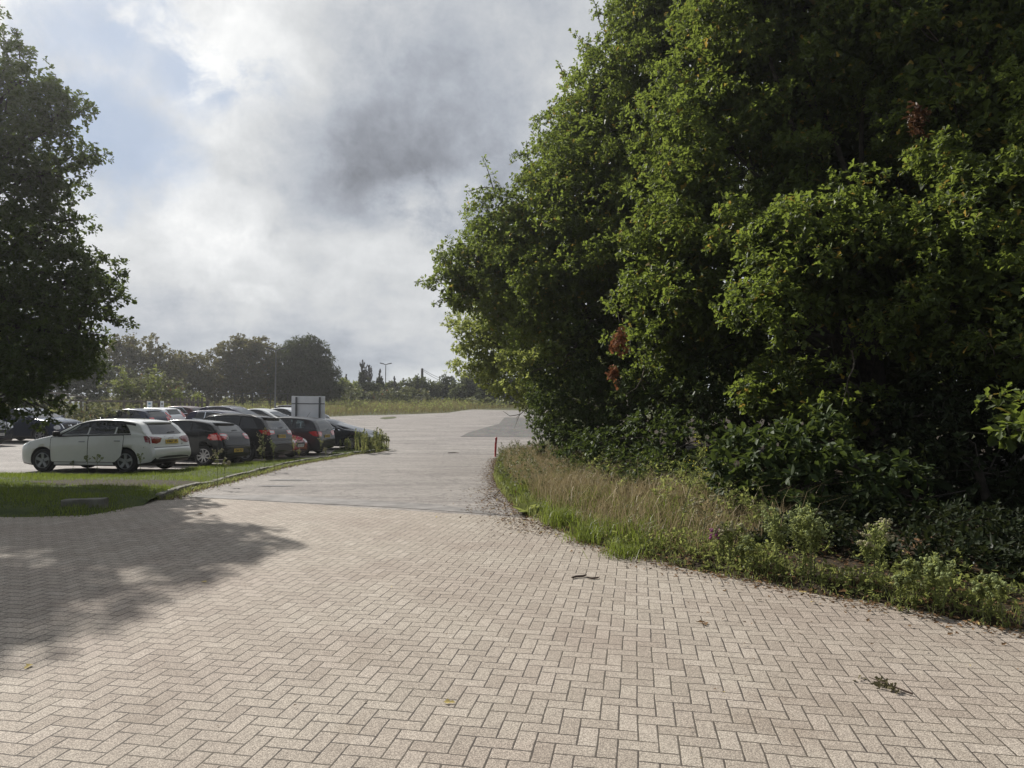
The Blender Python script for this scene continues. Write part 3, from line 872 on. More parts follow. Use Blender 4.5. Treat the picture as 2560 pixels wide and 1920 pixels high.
    def strip(s, pts, plane, wid, offs, side=1, closed=False):
        """thin line laid on the shell"""
        P = list(pts) + ([pts[0]] if closed else [])
        poly = []
        L_, R_ = [], []
        for i, p in enumerate(P):
            a = P[max(0, i - 1)]; b = P[min(len(P) - 1, i + 1)]
            if closed and i == 0: a = P[-2]
            if closed and i == len(P) - 1: b = P[1]
            dx, dy = b[0] - a[0], b[1] - a[1]; l = math.hypot(dx, dy) + 1e-9
            L_.append((p[0] - dy / l * wid / 2, p[1] + dx / l * wid / 2)); R_.append((p[0] + dy / l * wid / 2, p[1] - dx / l * wid / 2))
        bm = bmesh.new()
        for i in range(len(P) - 1):
            s.patch([L_[i], L_[i + 1], R_[i + 1], R_[i]], plane, offs, .12, side, bm)
        return bm

def wheel(parent, x, y, r, rimr, wdt, spokes, rim_mat, sy):
    bm = bmesh.new(); N = 28
    prof = [(r * .70, -wdt * .5 + .012), (r * .80, -wdt * .5), (r * .93, -wdt * .5 + .006), (r * .985, -wdt * .5 + .03), (r, -wdt * .2), (r, wdt * .2), (r * .985, wdt * .5 - .03), (r * .93, wdt * .5 - .006), (r * .80, wdt * .5), (r * .70, wdt * .5 - .012)]
    rings = [[bm.verts.new((pr * math.cos(2 * math.pi * k / N), py, pr * math.sin(2 * math.pi * k / N))) for pr, py in prof] for k in range(N)]
    for k in range(N):
        a, b = rings[k], rings[(k + 1) % N]
        for j in range(len(prof)): bm.faces.new((a[j], a[(j + 1) % len(prof)], b[(j + 1) % len(prof)], b[j]))
    bmesh.ops.recalc_face_normals(bm, faces=bm.faces[:])
    w = from_bm('wheel', bm, M_TYRE, parent, True); w.location = (x, y, r)
    # rim: ring + dished spokes, dark brake disc behind
    bm = bmesh.new()
    f = wdt * .5 * sy
    prof = [(rimr, f * .96), (rimr * .93, f * .99), (rimr * .90, f * .80), (rimr * .98, f * .4)]
    rings = [[bm.verts.new((pr * math.cos(2 * math.pi * k / N), py, pr * math.sin(2 * math.pi * k / N))) for pr, py in prof] for k in range(N)]
    for k in range(N):
        a, b = rings[k], rings[(k + 1) % N]
        for j in range(3): bm.faces.new((a[j], a[j + 1], b[j + 1], b[j]))
    for k in range(spokes):
        a = 2 * math.pi * k / spokes + .3
        ca, sa = math.cos(a), math.sin(a)
        def pt(rad, off, yy): return bm.verts.new((ca * rad - sa * off, yy, sa * rad + ca * off))
        w0, w1 = rimr * (.16 if spokes < 7 else .10), rimr * (.20 if spokes < 7 else .09)
        v = [pt(rimr * .12, -w0, f * .80), pt(rimr * .12, w0, f * .80), pt(rimr * .94, w1, f * .93), pt(rimr * .94, -w1, f * .93),
             pt(rimr * .12, -w0, f * .60), pt(rimr * .12, w0, f * .60), pt(rimr * .94, w1, f * .70), pt(rimr * .94, -w1, f * .70)]
        for q in ((0, 1, 2, 3), (4, 7, 6, 5), (0, 3, 7, 4), (1, 5, 6, 2)): bm.faces.new([v[i] for i in q])
    bmesh.ops.create_cone(bm, cap_ends=True, segments=14, radius1=rimr * .2, radius2=rimr * .17, depth=.03, matrix=Matrix.Translation((0, f * .84, 0)) @ Matrix.Rotation(R(90), 4, 'X'))
    bmesh.ops.recalc_face_normals(bm, faces=bm.faces[:])
    from_bm('rim', bm, rim_mat, w)
    bm = bmesh.new(); bmesh.ops.create_cone(bm, cap_ends=True, segments=20, radius1=rimr * .98, radius2=rimr * .98, depth=.05, matrix=Matrix.Translation((0, f * .35, 0)) @ Matrix.Rotation(R(90), 4, 'X'))
    from_bm('brake_disc', bm, M_BLACK, w)
    return w

def text_mesh(name, txt, size, mat, parent, mw, depth=.002):
    cu = bpy.data.curves.new('t', 'FONT'); cu.body = txt; cu.size = size; cu.align_x = 'CENTER'; cu.align_y = 'CENTER'; cu.extrude = depth; cu.resolution_u = 2; cu.offset = size * .012
    ob = bpy.data.objects.new('t', cu); COL.objects.link(ob)
    dg = bpy.context.evaluated_depsgraph_get(); dg.update()
    me = bpy.data.meshes.new_from_object(ob.evaluated_get(dg)); bpy.data.objects.remove(ob)
    o = link_mesh(name, me, mat, parent); o.matrix_local = mw
    return o

def make_car(S, name='parked_car'):
    c = Car(S); L, W = c.L, c.W
    root = empty(name, (0, 0, 0), 0, S['label'], S.get('cat', 'car'), 'cars parked in the car park')
    me = c.build()
    r = S['r']; rimr = S.get('rimr', r * .66); ax1, ax2 = S['axles']; PM = S['paint']
    prims = []
    for ax in (ax1, ax2):
        for sy in (1, -1):
            def f(b, ax=ax, sy=sy):
                bmesh.ops.create_cone(b, cap_ends=True, segments=36, radius1=r + .045, radius2=r + .045, depth=.42,
                                      matrix=Matrix.Translation((ax, sy * (W / 2 - .08), r + .012)) @ Matrix.Rotation(R(90), 4, 'X'))
            prims.append(f)
    cabin = S.get('cabin')
    # glasshouse outline from the side
    gx = S['glass']      # (x at A pillar base, [pillar x...], x rear top, x rear bottom)
    gap_t = S.get('rail', .085)
    def up(x): return c.t(x) - gap_t - (.05 if x < S['wsx'] else 0)
    def lo(x): return interp(x, c.belt) + .012
    def gpoly(xa, xb, d=0, last=False):
        # window between xa and xb, inset d
        pts = []
        n = 9
        xe = gx[2] if last else xb
        for k in range(n + 1):
            x = xa + (xe - xa) * k / n
            z = up(x) - d
            if z > lo(x) + d: pts.append((x, z))
        if last: pts += [((gx[2] * .5 + gx[3] * .5) + S.get('kink', .02), up((gx[2] + gx[3]) / 2) * .5 + lo(gx[3]) * .5), (gx[3] - d, lo(gx[3]) + d)]
        else: pts.append((xb, lo(xb) + d))
        for k in range(4):
            x = (gx[3] if last else xb) + (xa - (gx[3] if last else xb)) * (k + 1) / 4
            if k == 3: x = xa
            pts.append((x, lo(x) + d))
        return pts
    xs0 = gx[0]
    if cabin:
        fl = .42
        def cab(b):
            prof = [(ax1 + .75, fl), (L - .75, fl), (L - .62, .8)]
            xr = L - .7
            while xr > S['wsx'] + .15: prof.append((xr, c.t(xr) - .075)); xr -= .25
            prof += [(S['wsx'] + .12, c.t(S['wsx'] + .12) - .08), (gx[0] + .28, lo(gx[0]) + .02)]
            vs = []
            for sg in (-1, 1):
                vs.append([b.verts.new((x, sg * (W / 2 - (.15 if z < 1.0 else .15 + (z - .95) * .55)), z)) for x, z in prof])
            n = len(prof)
            for k in range(n): b.faces.new((vs[0][k], vs[0][(k + 1) % n], vs[1][(k + 1) % n], vs[1][k]))
            b.faces.new(vs[0]); b.faces.new(vs[1][::-1])
        prims.append(cab)
    me = c.cut(me, prims)
    if cabin:   # side openings
        wins = cabin
        def mk(poly):
            def g(b):
                a = [b.verts.new((x, -2, z)) for x, z in poly]; d = [b.verts.new((x, 2, z)) for x, z in poly]; n = len(poly)
                for k in range(n): b.faces.new((a[k], a[(k + 1) % n], d[(k + 1) % n], d[k]))
                b.faces.new(a[::-1]); b.faces.new(d)
            return g
        pil = [xs0] + list(gx[1]) + [gx[3]]
        pr2 = []
        for k in cabin:
            last = k == len(pil) - 2
            pl = gpoly(pil[k] + (.12 if k == 0 else .03), pil[k + 1] - (0 if last else .03), .03, last)
            pr2.append(mk(pl))
        # windscreen and rear screen openings cut lengthways would leave no pillars: keep them closed glass
        me = c.cut(me, pr2)
    me.materials.clear() if False else None
    body = link_mesh('body', me, None, root, True)
    me.materials.clear(); me.materials.append(PM); me.materials.append(M_PLAST); me.materials.append(M_INT)
    low = S.get('clad', .0)
    for p in me.polygons:
        x, y, z = p.center; mi = 0
        for ax in (ax1, ax2):
            if math.hypot(x - ax, z - r - .012) < r + .048 + S.get('archclad', 0) and abs(y) > W / 2 - .5 and (abs(p.normal.y) < .5 or abs(y) < W / 2 - .16 or S.get('archclad', 0)):
                if abs(math.hypot(x - ax, z - r - .012)) < r + .048 + S.get('archclad', 0): mi = 1
        if z < interp(x, c.bot) + .05 + low and z < .5: mi = 1
        if cabin and z > .3 and ax1 + .6 < x < L - .5:
            sec = c.section(x); 
            if abs(y) < W / 2 - .12 and z < c.t(x) - .06 and z > .35 and not (z > interp(x, c.belt) and abs(p.normal.y) > .4 and abs(y) > W / 2 - .1): mi = 2
        p.material_index = mi
    mod = body.modifiers.new('n', 'WEIGHTED_NORMAL') if False else None
    # windows
    pil = [xs0] + list(gx[1]) + [gx[3]]
    full = gpoly(xs0, gx[3], -.014, True)
    trim = S.get('trim', M_PLAST)
    for sd in (1, -1):
        if not cabin:
            bm = c.patch(full, 'side', .004, .08, sd); from_bm('window_surround', bm, trim, root, True)
        elif trim is not M_PLAST or True:
            bm = c.strip(full, 'side', .03, .004, sd, closed=True); from_bm('window_surround', bm, trim, root, True)
        for k in range(len(pil) - 1):
            last = k == len(pil) - 2
            pl = gpoly(pil[k] + (.05 if k == 0 else .025), pil[k + 1] - (0 if last else .025), .012, last)
            see = cabin and k in cabin
            bm = c.patch(pl, 'side', .008, .08, sd)
            from_bm('window', bm, G_CLEAR if see else (S.get('gl') or G_DARK), root, True)
    # windscreen and rear screen
    def screen(nm, plane, z0, z1, y0, y1, off=.006, mat=G_MID, bow=.0):
        n = 8; pts = []
        for k in range(n + 1): f = k / n; pts.append((-y0 + 2 * y0 * f, z0 + bow * (1 - (2 * f - 1) ** 2) * -1))
        for k in range(n + 1): f = 1 - k / n; pts.append((-y1 + 2 * y1 * f, z1 + bow * (1 - (2 * f - 1) ** 2) * .6))
        bm = c.patch(pts, plane, off, .08); return from_bm(nm, bm, mat, root, True)
    wz0, wz1 = S['ws']; screen('windscreen', 'front', wz0, wz1, W / 2 * .80, W / 2 * .60, mat=G_MID, bow=.02)
    rz0, rz1, ry0, ry1 = S['rs']; rs = screen('rear_window', 'rear', rz0, rz1, ry0, ry1, mat=S.get('rgl', G_MID), bow=.012)
    full_d = S.get('detail', True)
    if full_d:
        bm = c.strip([(0 + .02, rz0 + .03), (.35, rz0 + .045)], 'rear', .022, .018); from_bm('wiper', bm, M_PLAST, rs)
    # lamps
    for sd in (1, -1):
        bm = bmesh.new()
        for pl in S['tail_rear']: c.patch([(y * sd, z) for y, z in pl], 'rear', .008, .05, 1, bm)
        for pl in S.get('tail_side', []): c.patch(pl, 'side', .007, .05, sd, bm)
        bm.normal_update()
        tl = from_bm('tail_light', bm, S.get('tl', M_REDL), root, True)
        if S.get('tail_clear'):
            bm = bmesh.new()
            for pl in S['tail_clear']: c.patch([(y * sd, z) for y, z in pl], 'rear', .012, .05, 1, bm)
            from_bm('lens', bm, M_CLRL, tl, True)
        bm = bmesh.new()
        for pl in S['head_front']: c.patch([(y * sd, z) for y, z in pl], 'front', .008, .05, 1, bm)
        for pl in S.get('head_side', []): c.patch(pl, 'side', .007, .05, sd, bm)
        from_bm('headlight', bm, M_CLRL, root, True)
    for pl, mt, nm in S.get('rear_patches', []): from_bm(nm, c.patch(smooth_poly(pl, 1), 'rear', .005, .08), mt, root, True)
    for pl, mt, nm in S.get('front_patches', []): from_bm(nm, c.patch(smooth_poly(pl, 1), 'front', .005, .08), mt, root, True)
    # door gaps, sill line, handles
    if full_d:
        for sd in (1, -1):
            for k, pts in enumerate(S['doors']):
                d_ = c.patch(round_poly(pts), 'side', .0035, .09, sd)
                door = from_bm('door', d_, PM, root, True)
                from_bm('door_gap', c.strip(round_poly(pts), 'side', .014, .0045, sd, closed=True), M_BLACK, door)
                hx = max(p[0] for p in pts if p[1] > .6) - .17; hz = interp(hx, c.belt) - S.get('hdl', .16)
                h, nn, i_, d__ = c.bvh.ray_cast(Vector((hx, 3 * sd, hz)), Vector((0, -sd, 0)))
                if h:
                    bm = bmesh.new(); box(bm, h + nn * .022, (.17, .022, .026), bevel=.009); from_bm('handle', bm, S.get('hm', PM), door, True)
        for pts, w_ in S.get('rear_lines', []): from_bm('bumper_gap', c.strip(pts, 'rear', w_, .005), M_BLACK, root)
    # plates
    def plate(plane, y, z, mat, txt, pitch, bw=.52):
        d = Vector((-1, 0, 0)) if plane == 'rear' else Vector((1, 0, 0))
        h, nn, i_, dd = c.bvh.ray_cast(Vector((L + 2 if plane == 'rear' else -2, y, z)), d)
        if h is None: return
        ya = R(90) if plane == 'rear' else R(-90)
        m = Matrix.Translation(h - d * .022) @ Matrix.Rotation(ya, 4, 'Z') @ Matrix.Rotation(R(90 - pitch), 4, 'X')
        bm = bmesh.new(); box(bm, (0, 0, 0), (bw, .111, .012), bevel=.003); o_ = from_bm('number_plate', bm, mat, root); o_.matrix_local = m
        if txt: text_mesh('lettering', txt, .098, M_BLACK, o_, Matrix.Translation((0, 0, .0075)), .001)
    if S.get('plate_r'): plate('rear', 0, S['plate_r'][0], M_PLY, S['plate_r'][1], S['plate_r'][2])
    if S.get('plate_f'): plate('front', 0, S['plate_f'][0], M_PLW, S['plate_f'][1], 0)
    # mirrors
    for sd in (1, -1):
        mxp, mz = gx[0] + .16, interp(gx[0], c.belt) + .07
        bm = bmesh.new(); box(bm, (mxp, sd * (W / 2 + .10), mz), (.11, .19, .135), bevel=.045); box(bm, (mxp + .02, sd * (W / 2 - .01), mz - .05), (.06, .12, .04), bevel=.012)
        from_bm('mirror', bm, S.get('mm', PM), root, True)
    # spoiler lip
    if S.get('spoiler'):
        sx, sz, ln, wd = S['spoiler']
        bm = bmesh.new(); n = 10; up_, dn = [], []
        for k in range(n + 1):
            f = k / n * 2 - 1; y = wd * f; e = 1 - .12 * f * f
            zz = c.bvh.ray_cast(Vector((sx, y, 5)), Vector((0, 0, -1)))[0]
            zz = zz.z if zz else sz
            up_.append((bm.verts.new((sx - .12, y, zz + .016)), bm.verts.new((sx + ln * e, y * .97, zz - .012)), bm.verts.new((sx + ln * e, y * .97, zz - .045)), bm.verts.new((sx - .02, y * .97, zz - .075))))
        for a, b in zip(up_, up_[1:]):
            for j in range(3): bm.faces.new((a[j], a[j + 1], b[j + 1], b[j]))
        for e_ in (up_[0], up_[-1]): bm.faces.new(e_)
        bmesh.ops.recalc_face_normals(bm, faces=bm.faces[:])
        from_bm('spoiler', bm, PM, root, True)
    if S.get('roofrails'):
        for sd in (1, -1):
            pts = []
            x0, x1 = S['roofrails']
            for k in range(9):
                x = x0 + (x1 - x0) * k / 8; wy = c.section(x)[-4][0] - .02
                zr = c.bvh.ray_cast(Vector((x, sd * wy, 5)), Vector((0, 0, -1)))[0]
                pts.append((x, sd * wy, (zr.z if zr else 1.5) + (.03 if 0 < k < 8 else .0)))
            bm = bmesh.new(); tube(bm, pts, .018, 6); from_bm('roof_rail', bm, S.get('rr', M_PLAST), root, True)
    if S.get('aerial'):
        x, z = S['aerial'], c.t(S['aerial'])
        bm = bmesh.new(); tube(bm, [(x, 0, z), (x + .16, 0, z + .22)], [.007, .003], 4); from_bm('aerial', bm, M_BLACK, root)
    # wheels
    for ax in (ax1, ax2):
        for sy in (1, -1):
            wheel(root, ax, sy * (W / 2 - .115), r, rimr, .20, S.get('spokes', 5), S.get('rimm', M_RIMD), sy)
    # cabin contents
    if cabin:
        for sx in (-1, 1):
            bm = bmesh.new(); bx = gx[0] + 1.05
            box(bm, (bx, sx * .36, .62), (.5, .44, .16), bevel=.05); box(bm, (bx + .26, sx * .36, .86), (.14, .44, .5), Matrix.Rotation(R(12), 3, 'Y'), bevel=.05)
            box(bm, (bx + .34, sx * .36, c.t(bx) - .30), (.09, .26, .17), bevel=.04); from_bm('seat', bm, M_INT, root, True)
        bm = bmesh.new(); bx = L - 1.25
        box(bm, (bx + .2, 0, .84), (.14, W - .5, .46), Matrix.Rotation(R(12), 3, 'Y'), bevel=.05); from_bm('rear_seat', bm, M_INT, root, True)
        bm = bmesh.new(); bx = gx[0] + .52
        bmesh.ops.create_cone(bm, cap_ends=False, segments=18, radius1=.18, radius2=.175, depth=.025, matrix=Matrix.Translation((bx, -.36, .92)) @ Matrix.Rotation(R(65), 4, 'Y')); from_bm('steering_wheel', bm, M_BLACK, root)
    for f_ in S.get('extra', []): f_(c, root)
    return root, c

def place(root, c, corner, heading_left, phi=9, sink=0):
    """corner = ground point of the near-side end nearest the camera's right (the rear for cars facing left)"""
    u = Vector((-math.cos(R(phi)), math.sin(R(phi)), 0)) if heading_left else Vector((math.cos(R(phi)), -math.sin(R(phi)), 0))
    # u = forward. car x axis points from front to rear = -u
    w = Vector((math.sin(R(phi)), math.cos(R(phi)), 0))       # away from the camera
    L, W = c.L, c.W
    X = Vector(corner + (0,))
    if heading_left: front = X + u * L + w * W / 2
    else: front = X + w * W / 2
    ex = -u; ey = -w if heading_left else w
    # facing left: near side is +y?  ex = (+,-), ey = ez x ex
    ey = Vector((-ex.y, ex.x, 0))
    def hg(v): return H(v.x, v.y)
    f0 = front + ex * .8; f1 = front + ex * (L - .8)
    zz0, zz1 = hg(f0), hg(f1)
    sl = (zz1 - zz0) / (L - 1.6)
    wr, wl = hg(front + ex * L / 2 + ey * W / 2), hg(front + ex * L / 2 - ey * W / 2)
    ez = Vector((0, 0, 1)); exx = (ex + ez * sl).normalized(); eyy = (ey + ez * (wr - wl) / W).normalized(); ezz = exx.cross(eyy)
    m = Matrix.Identity(4)
    for i, v in enumerate((exx, eyy, ezz)):
        m[0][i], m[1][i], m[2][i] = v.x, v.y, v.z
    z = zz0 - sl * .8
    m.translation = (front.x, front.y, z + .002 - sink)
    root.matrix_world = m

def quad(y0, z0, y1, z1, k=0): return [(y0, z0), (y1, z0), (y1, z1), (y0, z1)]

HATCH = dict(
    top=[(0, .60), (.02, .66), (.10, .73), (.35, .84), (.75, .93), (1.05, .985), (1.35, 1.14), (1.75, 1.335), (2.1, 1.405), (2.6, 1.42), (3.1, 1.39), (3.46, 1.325), (3.62, 1.14), (3.76, .98), (3.83, .93), (3.87, .78), (3.90, .66), (3.945, .62), (3.95, .56)],
    belt=[(0, .74), (.9, .93), (1.3, .955), (3.3, 1.0), (3.95, .98)], axles=(.78, 3.17), r=.31, ws=(1.02, 1.32), wsx=1.75)

def doors(S, x0, x1, x2, xw, zb=.28, arc=True):
    b = S['belt']
    def B(x): return interp(x, b) - .015
    d1 = [(x0, B(x0)), (x0, .55), (x0 + .02, zb), (x1, zb), (x1 + .02, B(x1))]
    d2 = [(x1 + .012, B(x1)), (x1 + .0, zb), (xw - .28, zb), (xw - .10, .44), (x2, .78), (x2 + .01, B(x2))]
    return [d1, d2]

CARS = []
def spec(base, **kw):
    S = dict(base); S.update(kw); return S

# 1 white premium hatchback, rear to the drive
def rings(c, root):
    h = c.bvh.ray_cast(Vector((c.L + 1, 0, .875)), Vector((-1, 0, 0)))[0]
    bm = bmesh.new()
    for k in range(4):
        cy = (k - 1.5) * .052
        N = 20; R1, R2 = .036, .027
        vs = [[bm.verts.new((h.x + .012 - .0012 * k, cy + rr_ * math.cos(2 * math.pi * q / N), h.z + rr_ * math.sin(2 * math.pi * q / N))) for q in range(N)] for rr_ in (R1, R2)]
        for q in range(N): bm.faces.new((vs[0][q], vs[0][(q + 1) % N], vs[1][(q + 1) % N], vs[1][q]))
    from_bm('badge', bm, M_CHROME, root)
    h = c.bvh.ray_cast(Vector((c.L + 1, .43, .725)), Vector((-1, 0, 0)))[0]
    m = Matrix.Translation(h + Vector((.008, 0, 0))) @ Matrix.Rotation(R(90), 4, 'Z') @ Matrix.Rotation(R(86), 4, 'X')
    text_mesh('badge', 'A1', .07, M_SIGNP, root, m, .001)
S1_ = spec(HATCH, L=3.95, W=1.74, paint=P_WHITE, label='white hatchback parked nearest the camera, rear towards the drive', glass=(1.12, (2.08, 2.86), 3.02, 3.30), cabin=[0],
    rs=(1.0, 1.27, .60, .50), rgl=G_MID, tail_rear=[[(.86, .95), (.50, .93), (.36, .90), (.46, .79), (.62, .755), (.86, .79)]], tail_side=[[(3.66, .955), (3.98, .955), (3.98, .79), (3.72, .80)]], tl=M_REDD,
    head_front=[[(.46, .70), (.80, .78), (.80, .64), (.52, .58)]], head_side=[[(.10, .76), (.42, .82), (.36, .72), (.12, .64)]],
    rear_patches=[([(-.66, .30), (.66, .30), (.60, .43), (-.60, .43)], M_PLAST, 'valance')], rear_lines=[([(-.84, .665), (0, .655), (.84, .665)], .016)],
    plate_r=(.80, 'WM67 UFL', 8), plate_f=(.42, '', 0), spoiler=(3.38, 1.34, .16, .52), spokes=5, mm=M_BLACK, extra=[rings], aerial=3.05, hm=M_RIMD)
S1_['doors'] = doors(S1_, 1.02, 2.10, 3.12, 3.17)
# 2 black hatchback
KIA = [(0, .60), (.02, .68), (.12, .76), (.4, .87), (.8, .96), (1.05, 1.01), (1.4, 1.19), (1.8, 1.37), (2.2, 1.44), (2.7, 1.45), (3.2, 1.40), (3.55, 1.32), (3.74, 1.12), (3.90, .98), (3.97, .90), (4.01, .74), (4.045, .66), (4.05, .58)]
def sticker(c, root):
    h = c.bvh.ray_cast(Vector((c.L + 1, -.52, .86)), Vector((-1, 0, 0)))[0]
    for nm, rr_, mt, o_ in (('sticker', .055, M_WHITE, .006),):
        bm = bmesh.new(); bmesh.ops.create_cone(bm, cap_ends=True, segments=20, radius1=rr_, radius2=rr_, depth=.004, matrix=Matrix.Translation(h + Vector((.012, 0, 0))) @ Matrix.Rotation(R(90), 4, 'Y')); s_ = from_bm(nm, bm, mt, root)
    bm = bmesh.new(); bmesh.ops.create_cone(bm, cap_ends=True, segments=14, radius1=.026, radius2=.026, depth=.004, matrix=Matrix.Translation(h + Vector((.016, 0, 0))) @ Matrix.Rotation(R(90), 4, 'Y')); from_bm('print', bm, M_GREYM, s_)
S2_ = spec(HATCH, L=4.05, W=1.72, paint=P_BLACK, top=KIA, axles=(.82, 3.39), label='black hatchback beside the white one, bright alloy wheel and round sticker on the tailgate', glass=(1.12, (2.1, 2.95), 3.0, 3.42), kink=.03, belt=[(0, .74), (.9, .95), (1.3, .98), (3.4, 1.06), (4.05, 1.0)],
    rs=(1.05, 1.27, .58, .50), tail_rear=[[(.86, .99), (.60, 1.0), (.44, .97), (.50, .84), (.86, .80)]], tail_side=[[(3.56, .97), (3.80, 1.02), (4.06, 1.0), (4.06, .80), (3.62, .80), (3.52, .86)]],
    tail_clear=[[(.82, .965), (.52, .96), (.52, .925), (.82, .925)]],
    head_front=[[(.40, .70), (.80, .80), (.80, .66), (.46, .60)]], head_side=[[(.10, .78), (.5, .86), (.40, .74), (.12, .66)]],
    rear_patches=[([(-.62, .30), (.62, .30), (.60, .56), (-.60, .56)], M_PLAST, 'valance')], rear_lines=[([(-.84, .64), (0, .62), (.84, .64)], .016)],
    plate_r=(.47, 'CE66 YLV', 0), plate_f=(.42, '', 0), spoiler=(3.46, 1.36, .17, .52), spokes=9, rimm=M_RIM, rimr=.215, r=.315, extra=[sticker], trim=M_PLAST)
S2_['doors'] = doors(S2_, 1.05, 2.15, 3.22, 3.39)
# 3 black estate / SUV
KUG = [(0, .70), (.02, .80), (.12, .90), (.4, 1.02), (.85, 1.10), (1.12, 1.14), (1.5, 1.34), (1.95, 1.56), (2.4, 1.66), (3.0, 1.675), (3.6, 1.64), (4.02, 1.57), (4.20, 1.36), (4.34, 1.16), (4.42, 1.08), (4.46, .90), (4.50, .74), (4.52, .62)]
SUV = dict(top=KUG, belt=[(0, .88), (.9, 1.06), (1.4, 1.10), (3.8, 1.16), (4.52, 1.14)], axles=(.90, 3.59), r=.345, ws=(1.18, 1.55), wsx=1.95)
S3_ = spec(SUV, L=4.52, W=1.84, paint=P_BLACK2, label='black sport utility car with roof rails between the black hatchback and the red car', glass=(1.22, (2.35, 3.3), 3.72, 4.0), kink=.03, rs=(1.16, 1.50, .64, .54),
    tail_rear=[[(.92, 1.12), (.45, 1.10), (.47, .98), (.92, .94)]], tail_side=[[(4.06, 1.11), (4.56, 1.12), (4.56, .94), (4.20, .98)]], tail_clear=[[(.78, 1.09), (.50, 1.08), (.52, 1.02), (.78, 1.02)]],
    head_front=[[(.42, .88), (.86, .96), (.86, .82), (.5, .80)]], rear_patches=[([(-.7, .34), (.7, .34), (.68, .60), (-.68, .60)], M_PLAST, 'valance')], rear_lines=[([(-.88, .78), (0, .76), (.88, .78)], .018)],
    plate_r=(.90, 'WN18 KUF', 6), plate_f=(.5, '', 0), spoiler=(3.95, 1.6, .20, .56), spokes=5, roofrails=(1.9, 3.9), clad=.06, archclad=.05)
S3_['doors'] = doors(S3_, 1.12, 2.38, 3.5, 3.59, .36)
# 4 red hatchback facing the drive
S4_ = spec(HATCH, L=3.95, W=1.72, paint=P_RED, label='red car facing the drive, mostly hidden between two dark cars', glass=(1.12, (2.1, 2.9), 3.02, 3.30), rs=(1.0, 1.27, .60, .50),
    tail_rear=[quad(.55, .75, .82, .95)], head_front=[[(.38, .72), (.80, .80), (.80, .62), (.46, .62)]], head_side=[[(.10, .78), (.42, .84), (.36, .72), (.12, .62)]],
    front_patches=[([(-.42, .44), (.42, .44), (.36, .70), (-.36, .70)], M_BLACK, 'grille'), ([(-.7, .24), (.7, .24), (.62, .36), (-.62, .36)], M_PLAST, 'lower_grille')],
    plate_f=(.50, 'DV13 OSP', 0), spokes=7, rimm=M_RIM)
S4_['doors'] = doors(S4_, 1.02, 2.10, 3.12, 3.17)
# 5 dark grey people carrier
MPV = [(0, .66), (.02, .76), (.12, .86), (.4, .98), (.75, 1.06), (1.0, 1.12), (1.45, 1.36), (1.95, 1.55), (2.45, 1.62), (3.0, 1.615), (3.6, 1.565), (3.88, 1.50), (4.04, 1.32), (4.14, 1.12), (4.19, .98), (4.22, .84), (4.27, .68), (4.28, .60)]
S5_ = spec(SUV, L=4.28, W=1.81, paint=P_GREY, top=MPV, axles=(.86, 3.50), r=.325, belt=[(0, .85), (.9, 1.02), (1.4, 1.06), (2.6, 1.04), (3.3, 1.12), (4.28, 1.10)], label='dark grey people carrier beside the red car, curved rear window', glass=(1.15, (2.2, 3.05), 3.50, 3.62), kink=.04, cabin=[1, 2], wsx=1.95, ws=(1.15, 1.5),
    rs=(1.02, 1.46, .60, .52), tail_rear=[[(.9, 1.02), (.50, 1.00), (.42, .95), (.56, .80), (.9, .82)]], tail_side=[[(3.80, 1.00), (4.06, 1.04), (4.28, 1.02), (4.28, .80), (4.02, .84)]],
    head_front=[[(.42, .82), (.84, .90), (.84, .76), (.5, .72)]], rear_patches=[([(-.72, .30), (.72, .30), (.72, .46), (-.72, .46)], M_PLAST, 'valance')], rear_lines=[([(-.88, .60), (-.4, .56), (0, .55), (.4, .56), (.88, .60)], .02)],
    plate_r=(.80, 'WR60 HZA', 4), plate_f=(.45, '', 0), spokes=7, rimm=M_RIM, aerial=3.3)
S5_['doors'] = doors(S5_, 1.08, 2.22, 3.3, 3.50, .32)
# 6 dark saloon facing the drive
SAL = [(0, .56), (.02, .64), (.12, .74), (.45, .86), (.95, .95), (1.35, .99), (1.8, 1.18), (2.3, 1.38), (2.75, 1.45), (3.2, 1.43), (3.7, 1.30), (4.15, 1.10), (4.35, 1.05), (4.62, 1.02), (4.70, .90), (4.74, .70), (4.76, .6)]
SALB = dict(top=SAL, gl=None, belt=[(0, .74), (1.0, .90), (1.6, .93), (3.8, .99), (4.76, .98)], axles=(.93, 3.70), r=.33, ws=(1.03, 1.27), wsx=2.3)
S6_ = spec(SALB, L=4.76, W=1.83, paint=P_SALOON, label='dark saloon facing the drive behind the tall weeds, last car of the front row', glass=(1.45, (2.55, 3.45), 3.66, 3.98), rs=(1.08, 1.34, .58, .48), tail_rear=[quad(.5, .78, .84, .94)],
    head_front=[[(.42, .66), (.84, .76), (.84, .62), (.5, .58)]], head_side=[[(.10, .74), (.45, .82), (.36, .70), (.12, .62)]], front_patches=[([(-.42, .42), (.42, .42), (.38, .68), (-.38, .68)], M_BLACK, 'grille')],
    plate_f=(.45, '', 0), spokes=9, rimm=M_RIM, trim=M_CHROME, mm=P_SALOON)
S6_['doors'] = doors(S6_, 1.42, 2.60, 3.62, 3.70)
def green_sticker(c, root):
    from_bm('green_sticker', c.patch(quad(.34, .50, .78, .68), 'side', .006, .08, -1), simple('green_sticker', (.02, .20, .12), .5), root, True)
S6_['extra'] = [green_sticker]
